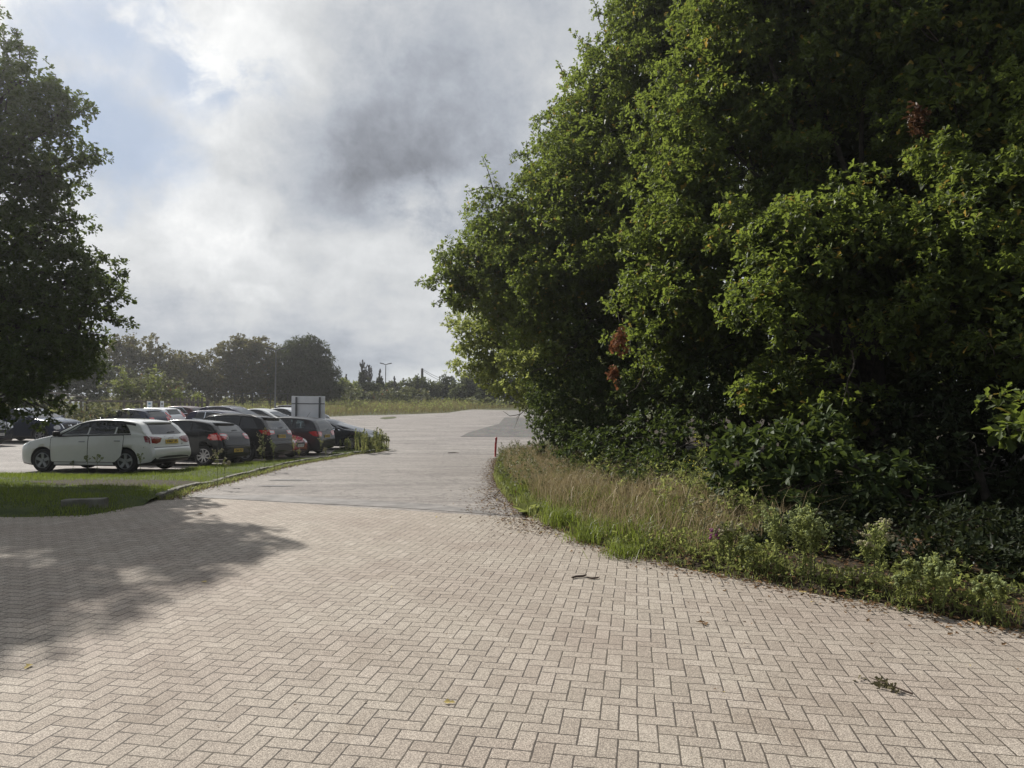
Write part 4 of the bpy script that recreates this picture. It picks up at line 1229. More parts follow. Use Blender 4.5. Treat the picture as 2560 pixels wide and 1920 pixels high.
# back rows -----------------------------------------------------------
S7_ = spec(SUV, L=4.57, W=1.85, paint=P_SALOON, label='dark sport utility car at the left edge with a chrome grille bar and white plate', glass=(1.22, (2.35, 3.3), 3.72, 4.0), rs=(1.16, 1.50, .64, .54), tail_rear=[quad(.6, .9, .9, 1.1)], axles=(.93, 3.62),
    head_front=[[(.48, .84), (.92, .98), (.92, .78), (.52, .74)]], head_side=[[(.08, .98), (.42, 1.04), (.30, .88), (.10, .80)]], front_patches=[([(-.44, .62), (.44, .62), (.46, .84), (-.46, .84)], M_BLACK, 'grille'), ([(-.45, .76), (.45, .76), (.46, .82), (-.46, .82)], M_CHROME, 'grille_bar'), ([(-.30, .69), (.30, .69), (.44, .73), (-.44, .73)], M_CHROME, 'grille_bar')],
    plate_f=(.50, 'FG12 OXE', 0), detail=False, spokes=5, top=[(x * 1.011, z) for x, z in KUG])
JUK = [(0, .66), (.02, .78), (.10, .90), (.35, 1.0), (.8, 1.06), (1.1, 1.10), (1.5, 1.32), (1.9, 1.50), (2.3, 1.57), (2.9, 1.54), (3.5, 1.42), (3.85, 1.26), (4.0, 1.08), (4.08, .94), (4.12, .7), (4.13, .62)]
S8_ = spec(SUV, L=4.13, W=1.77, paint=P_NAVY, top=JUK, axles=(.80, 3.33), r=.335, rimr=.235, ws=(1.14, 1.40), label='dark blue small crossover with a spoked alloy wheel and round headlamp under the oak branches', glass=(1.2, (2.2, 2.9), 3.2, 3.5), rs=(1.16, 1.42, .58, .48), tail_rear=[quad(.6, .9, .86, 1.1)], belt=[(0, .90), (.9, 1.03), (1.4, 1.07), (4.13, 1.16)],
    head_front=[[(.58, .64), (.66, .60), (.74, .60), (.80, .66), (.80, .74), (.74, .80), (.66, .80), (.58, .74)]], front_patches=[([(-.34, .64), (.34, .64), (.42, .86), (-.42, .86)], M_BLACK, 'grille'), ([(-.10, .72), (.10, .72), (.10, .80), (-.10, .80)], M_CHROME, 'badge'), ([(.34, .62), (.40, .62), (.52, .86), (.46, .86)], M_CHROME, 'grille_bar'), ([(-.40, .62), (-.34, .62), (-.46, .86), (-.52, .86)], M_CHROME, 'grille_bar')],
    detail=False, spokes=7, rimm=M_RIM, archclad=.05, clad=.08, plate_f=(.42, '', 0))
S9_ = spec(HATCH, L=4.05, W=1.72, paint=P_NAVY, top=KIA, axles=(.82, 3.39), belt=[(0, .74), (.9, .93), (1.3, .96), (3.4, 1.02), (4.05, 1.0)], label='dark blue hatchback in the second row with its near front door open, driver inside', glass=(1.12, (2.1, 2.95), 3.0, 3.42), cabin=[0, 1], rs=(1.02, 1.27, .60, .50), tail_rear=[quad(.5, .8, .84, .98)], head_front=[quad(.5, .62, .8, .76)], spoiler=(3.46, 1.36, .14, .5), detail=False, aerial=3.35)
S10_ = spec(HATCH, L=3.95, W=1.72, paint=P_WHITE2, label='white hatchback with a tall red tail lamp in the second row', glass=(1.12, (2.08, 2.80), 2.95, 3.32), cabin=[0, 1], rs=(1.02, 1.28, .52, .46), tail_rear=[[(.86, 1.14), (.66, 1.16), (.50, .92), (.56, .84), (.86, .84)]], tail_side=[[(3.50, 1.16), (3.66, 1.16), (3.90, .90), (3.84, .84), (3.66, .92)]], head_front=[quad(.5, .62, .8, .76)], spoiler=(3.40, 1.33, .15, .5), detail=False)
S11_ = spec(HATCH, L=4.05, W=1.72, paint=P_MAROON, top=KIA, axles=(.82, 3.39), belt=[(0, .74), (.9, .93), (1.3, .96), (3.4, 1.0), (4.05, .98)], label='very dark maroon hatchback with chrome window line in the second row', glass=(1.12, (2.1, 2.95), 3.0, 3.42), cabin=[1], rs=(1.0, 1.29, .62, .52), tail_rear=[quad(.6, .8, .84, .94)], head_front=[quad(.5, .62, .8, .76)], trim=M_CHROME, detail=False)
S12_ = spec(SUV, L=4.28, W=1.78, paint=P_PURP, top=[(x, z * .93) for x, z in MPV], axles=(.86, 3.50), r=.32, belt=[(0, .80), (.9, .96), (4.28, 1.02)], label='dark purple car with a silver roof line, lower of two seen over the black roofs', glass=(1.15, (2.2, 3.05), 3.45, 3.7), wsx=1.95, ws=(1.08, 1.40), rs=(1.0, 1.36, .6, .52), tail_rear=[quad(.5, .8, .88, .98)], head_front=[quad(.5, .68, .85, .84)], detail=False, trim=M_CHROME)
S13_ = spec(SUV, L=4.28, W=1.80, paint=P_PURP, top=[(x, z * .98) for x, z in MPV], axles=(.86, 3.50), r=.32, belt=[(0, .82), (.9, 1.0), (4.28, 1.06)], label='dark purple estate with roof rails, farther of two seen over the black roofs', glass=(1.15, (2.2, 3.05), 3.45, 3.7), wsx=1.95, ws=(1.12, 1.46), rs=(1.0, 1.42, .6, .52), tail_rear=[quad(.5, .8, .88, .98)], head_front=[quad(.5, .68, .85, .84)], detail=False, roofrails=(1.9, 3.7), rr=M_CHROME)
S14_ = spec(SALB, L=4.76, W=1.80, paint=P_WHITE, label='white saloon facing right in the second row, left of the white coupe', glass=(1.45, (2.55, 3.45), 3.66, 3.98), rs=(1.08, 1.34, .58, .48), tail_rear=[quad(.5, .78, .82, .94)], head_front=[quad(.5, .6, .82, .74)], detail=False)
S15_ = spec(SALB, L=4.76, W=1.83, paint=P_WHITE2, label='white coupe facing right just left of the white signboard', glass=(1.45, (2.55, 3.45), 3.66, 3.98), rs=(1.08, 1.34, .58, .48), tail_rear=[quad(.5, .78, .82, .94)], head_front=[quad(.5, .6, .82, .74)], detail=False)
S16_ = spec(HATCH, L=3.95, W=1.74, paint=P_BLACK2, label='dark car mostly hidden behind the white signboard, beyond the white coupe', glass=(1.12, (2.08, 2.80), 2.95, 3.32), rs=(1.02, 1.27, .58, .48), tail_rear=[quad(.6, .8, .84, .95)], head_front=[quad(.5, .62, .8, .76)], detail=False)

PL = [(S1_, (-9.60, 18.4), True), (S2_, (-8.78, 21.2), True), (S3_, (-8.32, 24.0), True), (S4_, (-8.45, 26.6), False), (S5_, (-7.98, 28.9), True), (S6_, (-6.45, 31.9), False),
      (S7_, (-21.35, 27.9), False), (S8_, (-20.3, 31.0), False), (S9_, (-18.75, 36.3), True), (S10_, (-19.15, 39.0), True), (S11_, (-18.85, 41.7), True),
      (S12_, (-13.3, 36.3), False), (S13_, (-14.1, 39.2), False), (S14_, (-12.95, 42.0), False), (S15_, (-12.3, 44.8), False), (S16_, (-13.3, 48.5), False)]
blue = None
for S, cor, left in PL:
    root, c = make_car(S)
    place(root, c, cor, left)
    if S is S1_: root.scale = (1.04, 1.03, 1.03)
    if S is S9_: blue = (root, c)

# open near front door of the blue car and its driver
broot, bc = blue
bm = bmesh.new(); prof = [(0, .30), (.95, .30), (.98, .92), (.80, 1.30), (.72, 1.33), (.1, .98), (0, .92)]
a = [bm.verts.new((x, .0, z)) for x, z in prof]; b = [bm.verts.new((x, .06, z)) for x, z in prof]
n = len(prof)
for k in range(n): bm.faces.new((a[k], a[(k + 1) % n], b[(k + 1) % n], b[k]))
bm.faces.new(a[::-1]); bm.faces.new(b)
bmesh.ops.recalc_face_normals(bm, faces=bm.faces[:])
od = from_bm('open_door', bm, P_NAVY, broot); od['label'] = 'open near side front door'
od.location = (1.10, .87, 0); od.rotation_euler = (0, 0, R(62))
bm = bmesh.new(); vs = [bm.verts.new(v) for v in ((.16, .066, .96), (.92, .066, .96), (.76, .066, 1.26), (.66, .066, 1.27))]; bm.faces.new(vs); from_bm('window', bm, G_DARK, od)

# driver: continuous seated figure
def person_mesh():
    J = {'pel': (0, 0, 0), 'wst': (.02, 0, .18), 'chs': (.05, 0, .40), 'nck': (.03, 0, .54), 'nk2': (.015, 0, .60), 'hd1': (.0, 0, .66), 'hd2': (.0, 0, .76), 'hd3': (.015, 0, .83),
         'shL': (.05, .19, .48), 'elL': (-.10, .24, .24), 'wrL': (-.32, .16, .30), 'shR': (.05, -.19, .48), 'elR': (-.10, -.24, .24), 'wrR': (-.32, -.16, .30),
         'hpL': (-.05, .10, 0), 'knL': (-.48, .13, .10), 'anL': (-.66, .12, -.28), 'ftL': (-.84, .12, -.30), 'hpR': (-.05, -.10, 0), 'knR': (-.48, -.13, .10), 'anR': (-.66, -.12, -.28), 'ftR': (-.84, -.12, -.30)}
    RD = {'pel': .15, 'wst': .14, 'chs': .155, 'nck': .07, 'nk2': .055, 'hd1': .075, 'hd2': .098, 'hd3': .06, 'shL': .075, 'elL': .045, 'wrL': .032, 'shR': .075, 'elR': .045, 'wrR': .032, 'hpL': .10, 'knL': .065, 'anL': .045, 'ftL': .035, 'hpR': .10, 'knR': .065, 'anR': .045, 'ftR': .035}
    E = [('pel', 'wst'), ('wst', 'chs'), ('chs', 'nck'), ('nck', 'nk2'), ('nk2', 'hd1'), ('hd1', 'hd2'), ('hd2', 'hd3'), ('chs', 'shL'), ('shL', 'elL'), ('elL', 'wrL'), ('chs', 'shR'), ('shR', 'elR'), ('elR', 'wrR'), ('pel', 'hpL'), ('hpL', 'knL'), ('knL', 'anL'), ('anL', 'ftL'), ('pel', 'hpR'), ('hpR', 'knR'), ('knR', 'anR'), ('anR', 'ftR')]
    # five short fingers on each hand closed round the wheel
    for sd, w in (('L', 'wrL'), ('R', 'wrR')):
        wx, wy, wz = J[w]; s_ = 1 if sd == 'L' else -1
        J['pm' + sd] = (wx - .08, wy, wz + .03); RD['pm' + sd] = .03; E.append((w, 'pm' + sd))
        for k in range(5):
            a, b = 'f%d%s' % (k, sd), 'g%d%s' % (k, sd)
            off = (-.03, 0, (k - 2) * .019) if k < 4 else (.01, -.03 * s_, .02)
            J[a] = (wx - .08 + off[0], wy + off[1] * 1.0 + (k - 1.5) * .004, wz + .03 + off[2]); J[b] = (J[a][0] - .02, J[a][1] - .025 * s_, J[a][2] - .008)
            RD[a] = .009; RD[b] = .008; E += [('pm' + sd, a), (a, b)]
    ks = list(J); me = bpy.data.meshes.new('person'); me.from_pydata([J[k] for k in ks], [(ks.index(a), ks.index(b)) for a, b in E], [])
    ob = bpy.data.objects.new('p', me); COL.objects.link(ob)
    m = ob.modifiers.new('s', 'SKIN')
    for i, k in enumerate(ks): me.skin_vertices[0].data[i].radius = (RD[k], RD[k]); me.skin_vertices[0].data[i].use_root = (k == 'pel')
    ob.modifiers.new('u', 'SUBSURF').levels = 2
    dg = bpy.context.evaluated_depsgraph_get(); dg.update()
    out = bpy.data.meshes.new_from_object(ob.evaluated_get(dg)); bpy.data.objects.remove(ob)
    return out
M_SKIN = simple('skin', (.42, .24, .18), .6, vary=.05); M_HAIR = simple('dark_hair', (.02, .015, .012), .8); M_SHIRT = simple('dark_shirt', (.05, .055, .065), .9)
pm = person_mesh()
po = link_mesh('person', pm, [M_SKIN, M_SHIRT], None, True)
for p in pm.polygons: p.material_index = 0 if (p.center.z > .57 or (p.center.x < -.30 and p.center.z > .2)) else 1
bm = bmesh.new(); bmesh.ops.create_icosphere(bm, subdivisions=3, radius=.108, matrix=Matrix.Translation((.022, 0, .795)))
bmesh.ops.bisect_plane(bm, geom=bm.verts[:] + bm.edges[:] + bm.faces[:], plane_co=(-.04, 0, .79), plane_no=(-.55, 0, -.6), clear_outer=True)
from_bm('hair', bm, M_HAIR, po, True)
bm = bmesh.new(); box(bm, (-.103, 0, .735), (.03, .022, .04), bevel=.008); box(bm, (-.094, 0, .70), (.012, .045, .008), bevel=.002)
for s_ in (-1, 1): box(bm, (-.086, s_ * .034, .765), (.014, .026, .010), bevel=.003); box(bm, (.01, s_ * .098, .745), (.035, .014, .05), bevel=.006)
from_bm('face', bm, M_SKIN, po, True)
po.matrix_world = broot.matrix_world @ Matrix.Translation((2.20, -.36, .58)) @ Matrix.Diagonal((1, 1, .97, 1))
tag(po, 'person in a dark top sitting at the wheel of the dark blue hatchback, looking ahead', 'person')
# ------------------------------------------------------------------ leaves & trees
LM_OAK = leaf_mat('oak_leaf', (.029, .044, .014), (.082, .110, .031), (.29, .37, .06), .42, .10, (.34, .24, .05))
LM_OAKSH = leaf_mat('oak_leaf_shade_tint', (.034, .052, .018), (.06, .085, .026), (.15, .20, .04), .36, .05)  # duller copy of the oak leaf, silhouette shade put into its colour
LM_ASH = leaf_mat('ash_leaf', (.12, .155, .045), (.23, .27, .08), (.45, .50, .12), .48, .08)
LM_SHRUB = leaf_mat('shrub_leaf', (.026, .043, .014), (.052, .078, .024), (.11, .15, .03), .35, .10)
LM_BGB = leaf_mat('hawthorn_leaf', (.045, .050, .020), (.10, .10, .034), (.20, .18, .05), .35, .05, (.17, .10, .04))
LM_BGG = leaf_mat('far_leaf', (.050, .062, .026), (.095, .112, .042), (.18, .21, .06), .35, .05)
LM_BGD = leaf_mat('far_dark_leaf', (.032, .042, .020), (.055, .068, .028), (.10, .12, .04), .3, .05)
LM_PALE = leaf_mat('sapling_leaf', (.12, .15, .04), (.22, .26, .07), (.34, .38, .10), .42, .06)
LM_BRAM = leaf_mat('bramble_leaf', (.06, .07, .032), (.14, .15, .075), (.22, .24, .08), .3, .14, (.22, .10, .05))
LM_DRY = leaf_mat('dead_leaf', (.14, .06, .03), (.22, .095, .045), (.26, .11, .05), .35, .05)
M_BARK = simple('oak_bark', (.045, .038, .030), .95, vary=.4, vscale=9, bump=.8)
M_TWIG = simple('twig_bark', (.085, .072, .055), .9, vary=.3, vscale=12)
M_GREYB = simple('grey_twig', (.07, .063, .058), .9, vary=.2)

def rand_dirs(n, r=rng):
    v = r.normal(size=(n, 3)); return unit(v)

def canopy(blobs, tip_d, leaf, per, seed, spread=.22, inner=.25, clump=.52, flat=.8, fill=1.0):
    """leaf rosettes on twig tips gathered in clumps on lumpy shells. blobs (x,y,z,rx,ry,rz)"""
    r = np.random.default_rng(seed)
    TP = []; TD = []; CT = []; SC = []
    for (x, y, z, rx, ry, rz) in blobs:
        area = 4 * math.pi * ((rx * ry) ** 1.6 / 3 + (rx * rz) ** 1.6 / 3 + (ry * rz) ** 1.6 / 3) ** (1 / 1.6)
        cl = clump * (.8 + .2 * min(1.6, rx))
        nc = max(5, int(area / (cl * cl * 2.1)))
        d = rand_dirs(nc, r)
        d[:, 2] = np.where(d[:, 2] < -.55, -d[:, 2] * .6, d[:, 2]); d = unit(d)
        rad = r.uniform(.62, 1.12, nc)[:, None]
        cc = np.array([x, y, z]) + d * rad * np.array([rx, ry, rz])
        nt = int(area * tip_d * fill / nc) + 2
        # tips in a dome over each clump centre, leaning outward and up
        out = np.repeat(d, nt, axis=0)
        td = unit(rand_dirs(nc * nt, r) + out * .75 + np.array([0, 0, .25]))
        cr = cl * np.repeat(r.uniform(.65, 1.35, nc), nt)[:, None]
        tp = np.repeat(cc, nt, axis=0) + td * cr * r.uniform(.45, 1.0, (nc * nt, 1)) * np.array([1, 1, flat])
        TP.append(tp); TD.append(td); CT.append(np.repeat(r.uniform(0, 1, nc) ** 1.4, nt)); SC.append(np.ones(len(tp)))
        ni = int(area * tip_d * inner * .4)
        if ni:
            di = rand_dirs(ni, r); TP.append(np.array([x, y, z]) + di * r.uniform(.25, .75, (ni, 1)) * np.array([rx, ry, rz])); TD.append(di); CT.append(r.uniform(0, .3, ni)); SC.append(np.full(ni, 1.9))  # larger inner leaves added; crown's inner shade put into their darker tint
    TP = np.concatenate(TP); TD = unit(np.concatenate(TD)); CT = np.concatenate(CT); SC = np.repeat(np.concatenate(SC), per)
    P, L, N, S, T = rosettes(TP, TD, CT, leaf, per, r)
    return P, L, N, S * SC, T

def rosettes(TP, TD, CT, leaf, per, r, droop=.25):
    n = len(TP)
    P = np.repeat(TP, per, axis=0); D0 = np.repeat(TD, per, axis=0)
    ref = unit(r.normal(size=(n * per, 3)))
    side = unit(np.cross(D0, ref))
    L = unit(D0 * r.uniform(.15, .9, (n * per, 1)) + side + np.array([0, 0, -droop]) * r.uniform(0, 1, (n * per, 1)))
    N = unit(np.array([0, 0, 1.0]) + rand_dirs(n * per, r) * .75)
    S = leaf * r.uniform(.6, 1.25, n * per)
    P = P + D0 * r.uniform(-.5, .3, (n * per, 1)) * leaf
    t1 = np.clip(np.repeat(CT, per) * .7 + r.uniform(0, .45, n * per), 0, 1)
    tint = np.stack([t1, r.uniform(0, 1, n * per) * .9 + np.repeat(r.uniform(0, .12, n), per), r.uniform(0, 1, n * per), np.ones(n * per)], 1)
    return P, L, N, S, tint

def limb_paths(base, h0, blobs, seed, r0, n_main=99):
    rr = random.Random(seed); paths = []
    b = Vector(base)
    top = b + Vector((rr.uniform(-.3, .3), rr.uniform(-.3, .3), h0))
    mid = b.lerp(top, .5) + Vector((rr.uniform(-.12, .12), rr.uniform(-.12, .12), 0))
    paths.append(([b - Vector((0, 0, .3)), b + Vector((0, 0, .1)), mid, top], [r0 * 1.5, r0 * 1.15, r0 * .95, r0 * .8]))
    for (x, y, z, rx, ry, rz) in blobs[:n_main]:
        e = Vector((x, y, z)); s = b.lerp(top, rr.uniform(.6, 1)) if z > top.z - 1 else b.lerp(top, rr.uniform(.35, .8))
        k1 = s.lerp(e, .35) + Vector((rr.uniform(-.3, .3), rr.uniform(-.3, .3), (e - s).length * .12))
        k2 = s.lerp(e, .7) + Vector((rr.uniform(-.35, .35), rr.uniform(-.35, .35), (e - s).length * .08))
        rl = r0 * .24
        paths.append(([s, k1, k2, e], [rl, rl * .75, rl * .5, rl * .28]))
        for _ in range(4):
            dv = Vector((rr.gauss(0, 1), rr.gauss(0, 1), rr.gauss(0.2, .8))).normalized()
            q = e + Vector((dv.x * rx, dv.y * ry, dv.z * rz)) * .85
            st = k2.lerp(e, rr.random())
            paths.append(([st, st.lerp(q, .5) + Vector((rr.uniform(-.15, .15), rr.uniform(-.15, .15), rr.uniform(0, .15))), q], [rl * .3, rl * .18, .012]))
    return paths

def make_tree(name, label, cat, base, blobs, leafmat, leaf=.1, per=6, tip_d=9, seed=1, trunk_h=2.5, r0=.25, tmpl=OAKL,
              inner=.25, clump=.52, group=None, bark=None, limbs=True, sprigs=(), fill=1.0, nseg=6, twigmat=None, n_main=99):
    root = empty(name, base, 0, label, cat, group)
    bv = Vector(base)
    bl = [tuple(b) for b in blobs]
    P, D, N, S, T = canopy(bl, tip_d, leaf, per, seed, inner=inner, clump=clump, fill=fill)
    bm = bmesh.new()
    for pts, rd in (limb_paths(base, trunk_h, bl, seed, r0, n_main) if limbs else []):
        tube(bm, [Vector(p) - bv for p in pts], rd, nseg)
    r = np.random.default_rng(seed + 50)
    for (a, b, nt) in sprigs:          # single shoots sticking out of the outline
        a = Vector(a); b = Vector(b); m = a.lerp(b, .5) + Vector((0, 0, .06))
        tube(bm, [a - bv, m - bv, b - bv], [.018, .012, .006], 4)
        for k in range(nt):
            f = .3 + .7 * k / max(1, nt - 1)
            q = a.lerp(b, f)
            n = max(2, int(4 * (1.2 - .3 * f)))
            dd = rand_dirs(n, r); tp = np.array(q) + dd * r.uniform(.0, .22, (n, 1)) * (1.1 - .4 * f)
            p_, d_, n_, s_, t_ = rosettes(tp, unit(dd + np.array((b - a).normalized()) * .8), r.uniform(.2, .8, n), leaf, per, r)
            P = np.concatenate([P, p_]); D = np.concatenate([D, d_]); N = np.concatenate([N, n_]); S = np.concatenate([S, s_]); T = np.concatenate([T, t_])
    leaves_mesh('crown', P - np.array(bv), D, N, S, T, tmpl, leafmat, root)
    if limbs:
        from_bm('trunk', bm, bark or M_BARK, root, smooth=True)
    else:
        bm.free()
    return root

def bl(px, py, rpx, Y, sx=1.0, sy=1.0, sz=1.0):
    p = at(px, py, Y); r_ = rpx * Y / F
    return (p.x, p.y, p.z, r_ * sx, r_ * sy, r_ * sz)

def gp3(x, y, off=0): return (x, y, H(x, y) + off)

# ---- right hand oaks
b1 = [bl(1172, 665, 88, 20.5), bl(1150, 740, 60, 20.8), bl(1285, 570, 88, 20), bl(1372, 462, 80, 20), bl(1240, 625, 75, 21), bl(1290, 680, 110, 20),
      bl(1452, 345, 85, 19.5), bl(1535, 215, 88, 19), bl(1600, 95, 88, 18.5), bl(1640, -40, 105, 18.5), bl(1420, 560, 150, 18.6), bl(1500, 400, 150, 18.3), bl(1620, 260, 150, 18), bl(1400, 700, 120, 18.5),
      bl(1520, 680, 140, 18), bl(1330, 790, 100, 19.5), bl(1420, 860, 110, 18.5), bl(1700, 110, 160, 17.8), bl(1720, -80, 150, 17.5), bl(1560, 540, 130, 17.6), bl(1250, 770, 80, 21), bl(1490, 250, 60, 19.4), bl(1440, 400, 60, 19.6), bl(1650, 440, 140, 17), bl(1600, 620, 120, 16.8)]
S1 = [(at(1110, 700, 20.4), at(1046, 706, 20.2), 4), (at(1125, 745, 20.4), at(1085, 760, 20.4), 3), (at(1240, 470, 19.6), at(1168, 478, 19.5), 4), (at(1235, 480, 19.6), at(1212, 405, 19.5), 4),
      (at(1320, 400, 19.8), at(1316, 360, 19.8), 2), (at(1480, 150, 18.8), at(1440, 85, 18.6), 3), (at(1500, 60, 18.6), at(1484, 0, 18.4), 4), (at(1410, 200, 19), at(1398, 160, 19), 2), (at(1380, 270, 19.4), at(1340, 318, 19.4), 2)]
make_tree('oak_tree', 'big spreading oak overhanging the drive, leftmost of the right hand oaks', 'oak tree', gp3(3.6, 20.5), b1, LM_OAK,
          .108, 6, 40, 11, 3.0, .32, sprigs=S1, inner=.9, group='oak trees along the right')
b2 = [bl(1760, 300, 150, 14.5), bl(1860, 130, 170, 14.5), bl(2010, 20, 170, 14), bl(1740, 470, 130, 13.8), bl(1700, 640, 120, 13.6), bl(1760, 770, 110, 13.2), bl(1640, 800, 95, 14),
      bl(1940, 330, 120, 14.3), bl(2040, 200, 130, 13.6), bl(1850, -60, 160, 14.3), bl(1990, 470, 110, 13.4), bl(1620, 700, 90, 14.2),
      bl(2020, 640, 120, 11), bl(2130, 590, 110, 11), bl(1950, 730, 90, 10.8), bl(2100, 720, 130, 11.3), bl(2220, 660, 110, 11.4), bl(1965, 830, 55, 10.6), bl(1890, 600, 80, 12), bl(2180, 120, 140, 13.2),
      bl(1900, 990, 70, 11.5), bl(2010, 1010, 80, 11), bl(2120, 1040, 70, 10.7), bl(2230, 470, 90, 14), bl(1850, 860, 90, 13.2), bl(1700, 900, 100, 14.2)]
make_tree('oak_tree', 'tall dense oak in the middle of the right hand trees, lower bough sunlit', 'oak tree', gp3(7.0, 13.6), b2, LM_OAK,
          .105, 6, 48, 12, 2.8, .34, inner=.9, group='oak trees along the right')
b3 = [bl(2370, 240, 150, 11.5), bl(2500, 90, 170, 11.5), bl(2290, 60, 150, 12), bl(2540, 330, 150, 10.8), bl(2420, 470, 120, 10.6), bl(2530, 560, 130, 10), bl(2380, 620, 110, 10.2), bl(2500, 730, 120, 9.6),
      bl(2360, 760, 90, 10), bl(2330, 340, 90, 11.6), bl(2640, 450, 150, 10), bl(2640, 200, 170, 11), bl(2640, 700, 150, 9.4), bl(2280, 850, 80, 10.4), bl(2460, -80, 170, 11.5), bl(2250, -80, 150, 12.2), bl(2545, 1075, 55, 8.0), bl(2600, 900, 90, 9),
      bl(2420, 880, 90, 10)]
make_tree('oak_tree', 'dark oak at the right edge of the view, nearest of the right hand oaks', 'oak tree', gp3(8.8, 10.4), b3, LM_OAK,
          .105, 6, 46, 13, 2.6, .30, inner=.9, group='oak trees along the right')
# paler ash-like tree low beyond the big oak
b4 = [bl(1190, 850, 55, 27), bl(1230, 810, 60, 27), bl(1200, 900, 55, 27.5), bl(1255, 900, 75, 27), bl(1300, 850, 80, 26.5), bl(1300, 975, 50, 26), bl(1320, 940, 80, 25.5), bl(1375, 1005, 55, 24.5), bl(1400, 960, 90, 24), bl(1160, 830, 35, 27.5), bl(1225, 955, 50, 27)]
make_tree('ash_tree', 'pale yellow green tree low behind the oak, overhanging the gravel strip', 'tree', gp3(3.2, 26.6), b4, LM_ASH,
          .12, 6, 34, 14, 2.2, .2, tmpl=OVAL, inner=.25, bark=M_TWIG)
# lower skirt foliage of the belt: shrubs
b5 = [bl(1420, 1030, 95, 19), bl(1395, 1075, 50, 19.5), bl(1480, 1090, 80, 17.5), bl(1400, 960, 70, 19.5), bl(1540, 1000, 100, 17), bl(1500, 900, 100, 18), bl(1375, 1110, 40, 18.8), bl(1550, 1120, 60, 16), bl(1390, 1035, 48, 21), bl(1380, 1060, 60, 20.5), bl(1440, 1110, 60, 18.4), bl(1500, 1130, 60, 17.2), bl(1375, 990, 50, 22)]
make_tree('thicket_shrub', 'dark leafy thicket under the big oak behind the dry grass bank', 'shrub', gp3(2.6, 18.6), b5, LM_SHRUB, .10, 6, 26, 15, 1.0, .08, tmpl=OVAL, inner=.3, clump=.34, group='shrubs under the oaks')
b6 = [bl(1640, 1010, 90, 14.5), bl(1620, 1120, 70, 13.5), bl(1710, 1130, 80, 12.6), bl(1760, 1030, 100, 13.4), bl(1590, 1180, 40, 13), bl(1690, 1200, 55, 12), bl(1830, 960, 90, 13.6), bl(1490, 1150, 66, 13.4), bl(1550, 1200, 64, 12.2), bl(1620, 1240, 60, 11.2), bl(1690, 1280, 52, 10.4), bl(1745, 1240, 60, 11), bl(1450, 1120, 55, 15.5)]
make_tree('thicket_shrub', 'small leaved shrub in deep shade left of the broad leaved bush', 'shrub', gp3(4.6, 13.6), b6, LM_SHRUB, .095, 6, 28, 16, .9, .07, tmpl=OVAL, inner=.3, clump=.32, group='shrubs under the oaks')
b7 = [bl(1860, 1230, 62, 8.9), bl(1930, 1180, 75, 9), bl(2010, 1250, 75, 8.6), bl(2090, 1210, 80, 8.7), bl(1990, 1130, 60, 9.3), bl(2120, 1270, 60, 8.6), bl(2070, 1310, 50, 8.3), bl(1960, 1310, 50, 8.4), bl(1840, 1150, 55, 9.4), bl(1900, 1120, 60, 9.6), bl(2060, 1110, 60, 9.4), bl(2150, 1300, 60, 8.4), bl(2210, 1225, 75, 8.8), bl(1870, 1300, 42, 8.8), bl(2290, 1330, 60, 8.6)]
make_tree('broad_leaved_bush', 'broad leaved green bush bulging from the shade beside the block paving', 'bush', gp3(4.0, 8.9, .1), b7, LM_SHRUB, .13, 6, 26, 17, .7, .05, tmpl=OVAL, inner=.3, clump=.30, group='shrubs under the oaks')
LM_SHADE_TINT = leaf_mat('painted_shade_leaf', (.012, .018, .008), (.022, .032, .012), (.04, .05, .015), .3, .06)  # leaf colour darkened to stand in for deep shade
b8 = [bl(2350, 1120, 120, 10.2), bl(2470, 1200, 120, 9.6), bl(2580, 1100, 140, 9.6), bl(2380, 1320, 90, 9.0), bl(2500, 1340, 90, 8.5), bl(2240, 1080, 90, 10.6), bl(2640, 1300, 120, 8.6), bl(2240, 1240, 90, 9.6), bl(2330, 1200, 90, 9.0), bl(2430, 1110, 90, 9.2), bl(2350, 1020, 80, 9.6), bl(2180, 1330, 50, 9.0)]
make_tree('thicket_shrub', 'shrub at the right edge, deep shade put into its nearly black leaf colour', 'shrub', gp3(6.1, 8.8), b8, LM_SHADE_TINT, .12, 5, 24, 18, .9, .06, tmpl=OVAL, inner=.25, clump=.34, group='shrubs under the oaks')
# dim wood standing behind the front oaks
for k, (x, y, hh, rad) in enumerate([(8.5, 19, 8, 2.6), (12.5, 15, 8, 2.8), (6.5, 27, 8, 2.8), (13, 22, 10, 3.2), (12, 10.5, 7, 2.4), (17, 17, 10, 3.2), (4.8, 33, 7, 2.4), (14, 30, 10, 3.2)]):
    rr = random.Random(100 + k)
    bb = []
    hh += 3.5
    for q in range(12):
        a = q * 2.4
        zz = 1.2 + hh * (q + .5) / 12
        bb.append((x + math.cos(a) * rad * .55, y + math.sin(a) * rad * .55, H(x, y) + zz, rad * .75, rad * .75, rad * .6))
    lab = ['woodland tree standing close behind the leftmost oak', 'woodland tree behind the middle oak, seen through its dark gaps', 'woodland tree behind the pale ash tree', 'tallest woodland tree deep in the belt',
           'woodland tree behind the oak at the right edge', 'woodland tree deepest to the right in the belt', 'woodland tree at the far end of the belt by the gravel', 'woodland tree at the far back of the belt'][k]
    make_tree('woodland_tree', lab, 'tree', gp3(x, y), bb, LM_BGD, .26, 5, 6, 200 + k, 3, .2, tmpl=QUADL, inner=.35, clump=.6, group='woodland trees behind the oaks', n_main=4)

LM_DULL = leaf_mat('dull_dead_leaf', (.07, .035, .02), (.11, .055, .03), (.10, .05, .02), .3, .03)
